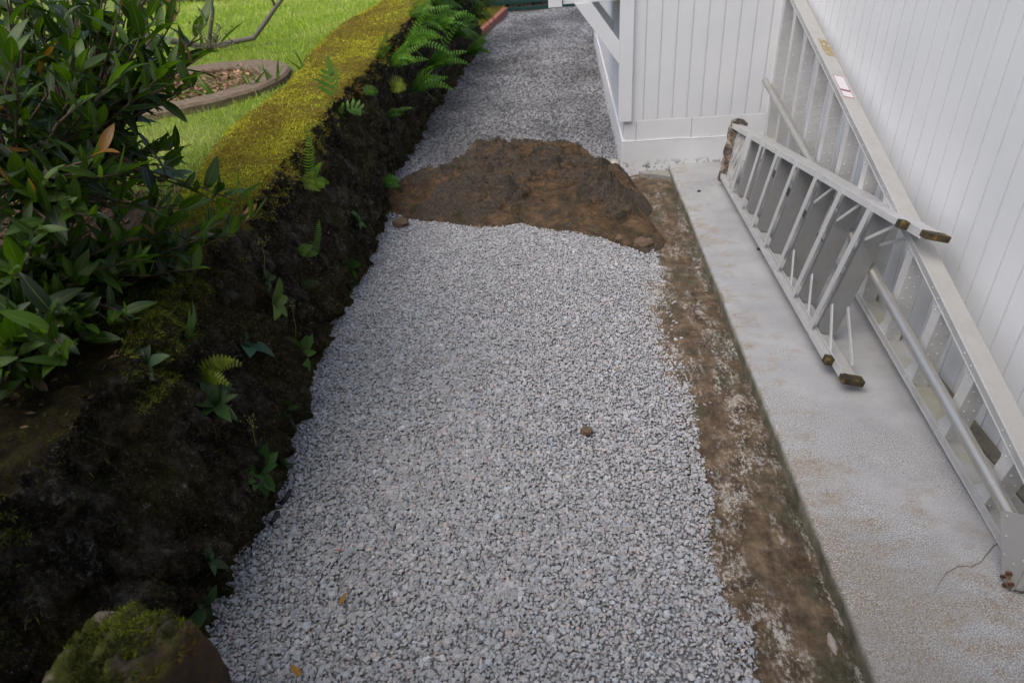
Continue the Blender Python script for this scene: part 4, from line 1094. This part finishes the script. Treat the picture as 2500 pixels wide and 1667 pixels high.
fern(3.10, .66, [(.10, .10, 1.0, .30, .085, .05), (.30, .10, .8, .20, .07, .5), (.5, -.1, .35, .14, .06, .8), (.5, .5, .3, .13, .06, .8)], 'tall upright sword fern rising over the moss at the wall edge', npin=20, colA=(.10, .22, .02), colB=(.20, .36, .035), top=-1.345)
fern(3.02, .60, [(.5, .35, .5, .10, .045, .3), (.6, .1, -.2, .09, .04, .4), (.5, .5, .1, .08, .04, .5)], 'small pale fern just below the tall one on the wall face', npin=10, colA=(.09, .17, .02), colB=GY)
fern(2.74, .33, [(.22, .06, 1.0, .20, .07, .05)], 'single upright fern frond midway down the dark wall face', npin=18, colA=(.07, .15, .015), colB=(.13, .27, .03))
fern(2.68, .385, [(.5, .4, .35, .09, .05, .5), (.5, -.1, .3, .08, .045, .5), (.6, .2, .7, .07, .045, .3), (.6, .5, -.1, .09, .05, .4)], 'tufted pale fern below the single upright frond', npin=9, colA=(.09, .19, .03), colB=(.16, .29, .06))
fern(2.60, .25, [(.4, .5, .1, .12, .05, .7), (.4, -.5, .2, .08, .04, .6)], 'faint dark fern low on the wall left of the leafy rosette', npin=10, colA=G3, colB=(.05, .10, .015))
fern(4.40, .10, [(.6, .3, .5, .16, .07, .7), (.5, .7, .1, .17, .07, .5), (.5, -.2, .5, .12, .06, .7), (.6, .2, -.1, .13, .06, .3)], 'bright green fern in the corner where outcrop meets wall', npin=12, colA=(.05, .15, .012), colB=(.10, .26, .02))
fern(4.03, .75, [(.10, .0, 1.0, .20, .26, .05)], 'light green lobed fern standing upright on the mossy wall top', True, (.09, .20, .03), (.15, .30, .05), top=-1.47, npin=4, pw=.026)
fern(4.18, .64, [(.55, .45, .55, .22, .11, .9), (.3, -.2, .8, .08, .10, .2), (.4, -.7, .4, .07, .08, .4)], 'arching pale lobed fern hanging off the upper wall face', True, (.10, .21, .04), (.16, .30, .07), npin=4, pw=.022)
fern(4.75, .66, [(.6, .3, .3, .15, .07, .9), (.5, .5, .0, .12, .055, .8)], 'little curled fern beside the lobed fern high on the wall', npin=12)
fern(5.52, .50, [(.5, .3, .6, .20, .12, .7), (.5, -.3, .5, .18, .11, .8), (.6, .6, .4, .20, .11, .7), (.7, .0, .3, .18, .10, .7)], 'yellowish lacy fern halfway along the wall face', npin=9, colA=(.14, .21, .02), colB=(.28, .33, .04), pw=.008)
fern(5.50, .80, [(.3, .3, 1, .32, .08, .3), (.2, -.3, 1, .26, .07, .4), (.5, .0, .8, .24, .07, .5)], 'thin feathery fern at the wall top edge before the dense clumps', top=-1.55)
def clump(y, z, n, L, label, colA, colB, spread=1.0, top=None):
    sp_ = []
    for i in range(n):
        a = -1.35 + 2.7 * (i + random.random() * .6) / n
        sp_.append((.50 + .35 * random.random(), math.sin(a) * spread, .1 + 1.1 * random.random(), L * random.uniform(.8, 1.35), L * random.uniform(.17, .23), random.uniform(.15, .9)))
    return fern(y, z, sp_, label, colA=colA, colB=colB, top=top, npin=13)
clump(6.4, .66, 12, .42, 'dense bright sword fern clump nearest along the far wall', (.06, .15, .015), (.13, .29, .025))
clump(7.2, .76, 13, .46, 'dense bright fern clump at the upper wall behind the first clump', (.055, .14, .015), (.12, .27, .025))
clump(7.1, .36, 11, .44, 'broad green fern clump low on the far wall above the gravel', (.04, .11, .012), (.09, .22, .02))
clump(8.3, .80, 12, .50, 'darker fern clump high on the far wall', (.035, .09, .012), (.075, .18, .02))
clump(8.9, .38, 12, .50, 'dark drooping fern clump on the far wall by the gravel', (.03, .075, .012), (.06, .15, .018))
clump(9.8, .70, 13, .55, 'dim mixed fern clump toward the wall end', (.030, .065, .012), (.06, .12, .018))
clump(9.5, .05, 11, .50, 'low fern with fronds reaching out over the gravel near the wall end', (.04, .10, .012), (.08, .18, .02))
clump(10.6, .35, 12, .55, 'dark fern clump at the very end of the wall', (.03, .06, .012), (.06, .11, .018))
clump(5.85, .62, 9, .34, 'bright feathery fern under the mossy edge right of the yellowish lacy one', (.07, .17, .015), (.15, .31, .03))
clump(6.15, .34, 9, .38, 'green fern with long side fronds low on the wall behind the outcrop', (.045, .12, .012), (.10, .24, .02))
clump(5.2, .36, 6, .20, 'small dark fern on the wall face beside the far gravel', (.035, .09, .012), (.08, .18, .02))
clump(7.9, .60, 11, .48, 'wide bright fern clump in the middle of the far wall', (.05, .13, .013), (.11, .26, .022))
clump(6.0, .80, 8, .30, 'light green fern sprouting from the moss edge by the clumps', (.09, .19, .02), (.19, .34, .035), top=-1.56)
clump(7.0, .9, 8, .34, 'upright fern at the far mossy wall top', (.08, .17, .02), (.17, .31, .03), top=-1.58)

def rosette(y, z, n, L, label, col=(.05, .12, .02), fl=0, top=None, spread=1.0, upb=.35, wr=.45):
    p, nrm = (wall_at(y, z) if top is None else top_at(top, y))
    e = empty('weed', p, label, 'plant', 'small broad leaved weeds on the wall')
    acc = ([], [], [])
    for i in range(n + 3):
        inner = i >= n
        a = 6.28 * i / n + random.uniform(-.5, .5)
        t1 = Vector((0, 1, 0)); t2 = nrm.cross(t1).normalized(); t1 = t2.cross(nrm)
        d = (t1 * math.cos(a) * spread + t2 * math.sin(a) * spread + nrm * random.uniform(.3, .9) + Vector((0, 0, upb))).normalized()
        l = 1.2 * L * random.uniform(.65, 1.15) * (.55 if inner else 1)
        if inner: d = (d + nrm * .9 + Vector((0, 0, .5))).normalized()
        v, f, _ = leaf_strip(np.array([p + nrm * .012 + d * .006]), np.array([d]), np.array([nrm + Vector((0, -.3, .5))]), np.array([l]), np.array([l * wr]), np.array([random.uniform(.2, 1.3)]), rows=7)
        n0 = len(acc[0]); acc[0].extend([Vector(q) for q in v]); acc[1].extend([tuple(int(q) + n0 for q in g) for g in f]); jt = random.uniform(.7, 1.35); acc[2].extend([[c * jt for c in col]] * len(v))
    mk('leaf', acc, e)
    if fl:
        b = MB(); q = p + Vector((.03, .03, fl)); b.tube([p, p.lerp(q, .5) + Vector((.012, 0, .01)), q], [.0016, .0013, .001], 5)
        for k in range(16):
            c_ = q + Vector((random.gauss(0, .012), random.gauss(0, .012), random.gauss(0, .012))); b.tube([c_, c_ + Vector((0, 0, .006))], .0022, 5)
        b.build('flower_stalk', M_plain('dull_yellow_flower', (.24, .24, .05), .8), e)
    return e
rosette(3.43, .22, 7, .075, 'small leafy weed on the wall face level with the outcrop', (.045, .11, .018))
rosette(3.08, .10, 10, .075, 'pale green leafy weed at the wall foot beside the gravel', (.065, .15, .03))
rosette(3.02, .0, 5, .06, 'half hidden weed touching the gravel below its leafy neighbour', (.05, .11, .02))
rosette(2.19, .40, 4, .085, 'three leaved yellow green sprout midway up the near wall', (.09, .15, .025), wr=.5)
rosette(2.30, .09, 8, .085, 'upright pale green rosette with flower stalk at the wall foot', (.075, .16, .025), .22, upb=.7)
rosette(1.88, .385, 6, .085, 'bluish green leafed weed on the dark near wall face', (.035, .085, .045), .0, wr=.55)
rosette(1.42, .735, 5, .085, 'grey green leaf sprout on the wall edge under the shrub', (.06, .10, .05), top=-1.235)
rosette(1.58, .64, 5, .12, 'narrow leafed sprout on the wall face just right of the shrub', (.055, .115, .022), upb=.8, wr=.26)
rosette(1.50, .43, 10, .095, 'dark rosette with toothed leaves under the lacy pale fern', (.035, .075, .018), wr=.33)
rosette(1.54, .11, 10, .080, 'bright green rosette near the gravel on the near wall', (.035, .095, .015), .20, wr=.42)
rosette(1.86, .15, 4, .055, 'tiny two leaved weed left of the gravel edge', (.035, .075, .018))
rosette(1.15, .12, 4, .06, 'small round leaved weed near the wall bottom corner', (.03, .065, .02))
rosette(1.06, .05, 5, .06, 'lowest weed beside the mossy boulder at the wall foot', (.03, .07, .02))
rosette(1.68, -.02, 5, .05, 'little weed at the wall foot by the black hose ends', (.04, .09, .02))
rosette(2.31, .45, 3, .05, 'thin stalked weed with pale flowers on the wall below the shrub', (.04, .08, .02), .16)
fern(1.57, .50, [(.5, .4, .5, .16, .06, .8), (.5, -.4, .5, .14, .055, .9), (.5, .7, .3, .17, .055, .9), (.6, -.1, .2, .14, .05, .8)], 'pale yellow maidenhair fern on the near wall face', npin=10, colA=(.12, .17, .015), colB=(.25, .29, .03), pw=.010)
# strappy lilies beside the planter ring
for i, (x_, y_) in enumerate(((-2.38, 4.92), (-2.24, 5.08), (-2.12, 5.42), (-2.56, 4.75))):
    z_ = lawn_z(x_, y_); e = empty('lily', (x_, y_, z_), ['strap leaved green tuft in front of the concrete ring', 'second strap leaved tuft right of the first by the ring', 'lone strap leaved tuft between ring and mossy wall', 'low strap leaved tuft at the ring nearest the shrub'][i], 'plant', 'strap leaved tufts by the planter ring')
    n = 7; P = np.tile([x_, y_, z_ - .01], (n, 1)) + rng.normal(0, .02, (n, 3)) * [1, 1, 0]; N = np.stack([rng.normal(0, .5, n), rng.normal(0, .5, n), np.ones(n)], -1)
    V, F = blades(P, N, rng.normal(0, 1, (n, 3)), rng.uniform(.15, .26, n), rng.uniform(.02, .03, n), rng.uniform(.1, .7, n), levels=5)
    mesh_np('leaf', V, F, FERN, e, col=np.tile([.10, .20, .02], (len(V), 1)), smooth=True)

# ---------------------------------------------------------------- mossy boulder at the bottom left corner
bm = bmesh.new(); bmesh.ops.create_icosphere(bm, subdivisions=6, radius=1)
for v in bm.verts:
    c = v.co.copy(); q = 7.0
    k = (abs(c.x) ** q + abs(c.y) ** q + abs(c.z) ** q) ** (-1 / q); c = c * k
    d = 1 + .11 * noise.fractal(v.co * 1.6 + Vector((4, 1, 2)), .8, 2, 6) - .05 * abs(noise.noise(v.co * 5)) + .02 * noise.noise(v.co * 14)
    v.co = Vector((c.x * .128, c.y * .175, c.z * .30)) * d
me = bpy.data.meshes.new('mossy_boulder'); bm.to_mesh(me); bm.free(); me.materials.append(FGR)
for p in me.polygons: p.use_smooth = True
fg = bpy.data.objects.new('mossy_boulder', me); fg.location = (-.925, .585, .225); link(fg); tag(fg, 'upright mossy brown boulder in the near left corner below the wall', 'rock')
co = np.zeros(len(me.vertices) * 3); me.vertices.foreach_get('co', co); co = co.reshape(-1, 3); no = np.zeros(len(co) * 3); me.vertices.foreach_get('normal', no); no = no.reshape(-1, 3)
msk = [i for i in range(len(co)) if no[i][2] > .25 and noise.noise(Vector(co[i]) * 16) + .6 * noise.noise(Vector(co[i]) * 40) > -.05 + (.35 if co[i][0] < -.08 else 0)]
ix = rng.choice(msk, 5200); n = len(ix)
P = co[ix] + rng.normal(0, .003, (n, 3)); V, F = blades(P, no[ix] + rng.normal(0, .45, (n, 3)), rng.normal(0, 1, (n, 3)), rng.uniform(.006, .015, n), rng.uniform(.0018, .0032, n), rng.uniform(.1, .8, n))
tn = np.array([noise.noise(Vector(p) * 22) for p in P])[:, None]; cc = np.array([.045, .055, .008]) * (1 - np.clip(tn * 3, 0, 1)) + np.array([.17, .20, .014]) * np.clip(tn * 3, 0, 1)
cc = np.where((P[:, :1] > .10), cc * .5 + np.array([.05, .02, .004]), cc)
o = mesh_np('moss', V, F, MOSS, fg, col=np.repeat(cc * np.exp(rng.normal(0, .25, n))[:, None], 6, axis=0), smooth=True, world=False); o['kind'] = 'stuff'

# ---------------------------------------------------------------- bits on the gravel
def fallen(x, y, L, rot, col, label):
    v, f, _ = leaf_strip(np.array([[0, 0, 0.0]]), np.array([[math.cos(rot), math.sin(rot), .1]]), np.array([[.2, .1, 1.0]]), np.array([L]), np.array([L * .42]), np.array([-.5]), rows=6)
    o = mesh_np('fallen_leaf', v, f, LITTER, col=np.tile(col, (len(v), 1)), smooth=True); o.location = (x, y, GZ + .012); tag(o, label, 'leaf')
fallen(-.78, .915, .045, 2.6, (.33, .16, .03), 'curled orange leaf on the gravel at the bottom of the picture')
fallen(-.735, 1.135, .04, 1.2, (.28, .17, .05), 'thin tan leaf on the gravel above the curled orange leaf')
fallen(-.80, 1.33, .02, .3, (.36, .13, .04), 'tiny red leaf scrap on the gravel close to the wall')
fallen(.16, 2.30, .025, .3, (.30, .18, .06), 'small tan leaf scrap on the gravel by the footing strip')
for i, (p, q) in enumerate((((-1.062, 1.60, -.052), (-1.075, 1.535, -.055)), ((-1.072, 1.50, -.055), (-1.082, 1.45, -.062)))):
    b = MB(); p, q = Vector(p), Vector(q); b.tube([p, p.lerp(q, .5) + Vector((.006, 0, .004)), q], .008, 10)
    o = b.build('hose_end', BLACK, smooth=True); tag(o, ['black hose end poking from the gravel at the wall foot, farther one', 'black hose end poking from the gravel at the wall foot, nearer one'][i], 'hose')

# ---------------------------------------------------------------- far end: red kerb, green fence, hedge
kp = [(-1.56, 11.6), (-1.48, 11.9), (-1.40, 12.8), (-1.33, 13.8), (-1.27, 14.7)]
b = MB()
for (x0, y0), (x1, y1) in zip(kp, kp[1:]): b.quadbox([(x0 - .06, y0, -.15), (x0 + .05, y0, -.15), (x1 + .05, y1, -.15), (x1 - .06, y1, -.15), (x0 - .05, y0, .06), (x0 + .04, y0, .05), (x1 + .04, y1, .05), (x1 - .05, y1, .06)])
bmesh.ops.remove_doubles(b.bm, verts=b.bm.verts, dist=.001)
o = b.build('red_kerb', RED, bevel=.012); tag(o, 'faded red painted kerb between the grass verge and the far gravel', 'kerb')
fence = empty('fence', (0, 15.1, -.1), 'dark green painted rail fence closing the far end of the path', 'fence')
for x_ in (-1.58, .1, 1.8): b = MB(); b.box((x_ - .045, 15.05, -.2), (x_ + .045, 15.14, 1.5)); b.build('post', GREEN, fence, bevel=.004)
for z_ in (-.035, .10, .26, .42, .58): b = MB(); b.box((-1.53, 15.06, z_ - .035), (2.4, 15.095, z_ + .035)); b.build('rail', GREEN, fence, bevel=.004)
n = 5200; P = np.stack([rng.uniform(-5, 5, n), 17.2 + rng.normal(0, .35, n), rng.uniform(-.2, 2.6, n)], -1); D = rng.normal(0, 1, (n, 3)); N = rng.normal(0, 1, (n, 3)) + [0, -.6, .4]
l = rng.uniform(.12, .22, n); V, F, A = leaf_strip(P, D, N, l, l * .45, rng.normal(0, .4, n), rows=4)
o = mesh_np('hedge', V, F, FERN, col=np.repeat(np.array([.014, .028, .008]) * np.exp(rng.normal(0, .4, n))[:, None], 12, axis=0)); tag(o, 'dark leafy hedge behind the green fence', 'hedge')
# lava stones edging the far side of the lawn
for i in range(7):
    x_ = -6.3 + i * .52; stone('edging_stone', (x_, 10.6 + .1 * math.sin(i * 2), .93), (.30, .2, .13), M_plain('edging_lava', (.075, .055, .04), .95, 0, .6), 'brown lava stone in the row edging the far side of the lawn', 'edging stones behind the lawn', seed=50 + i)
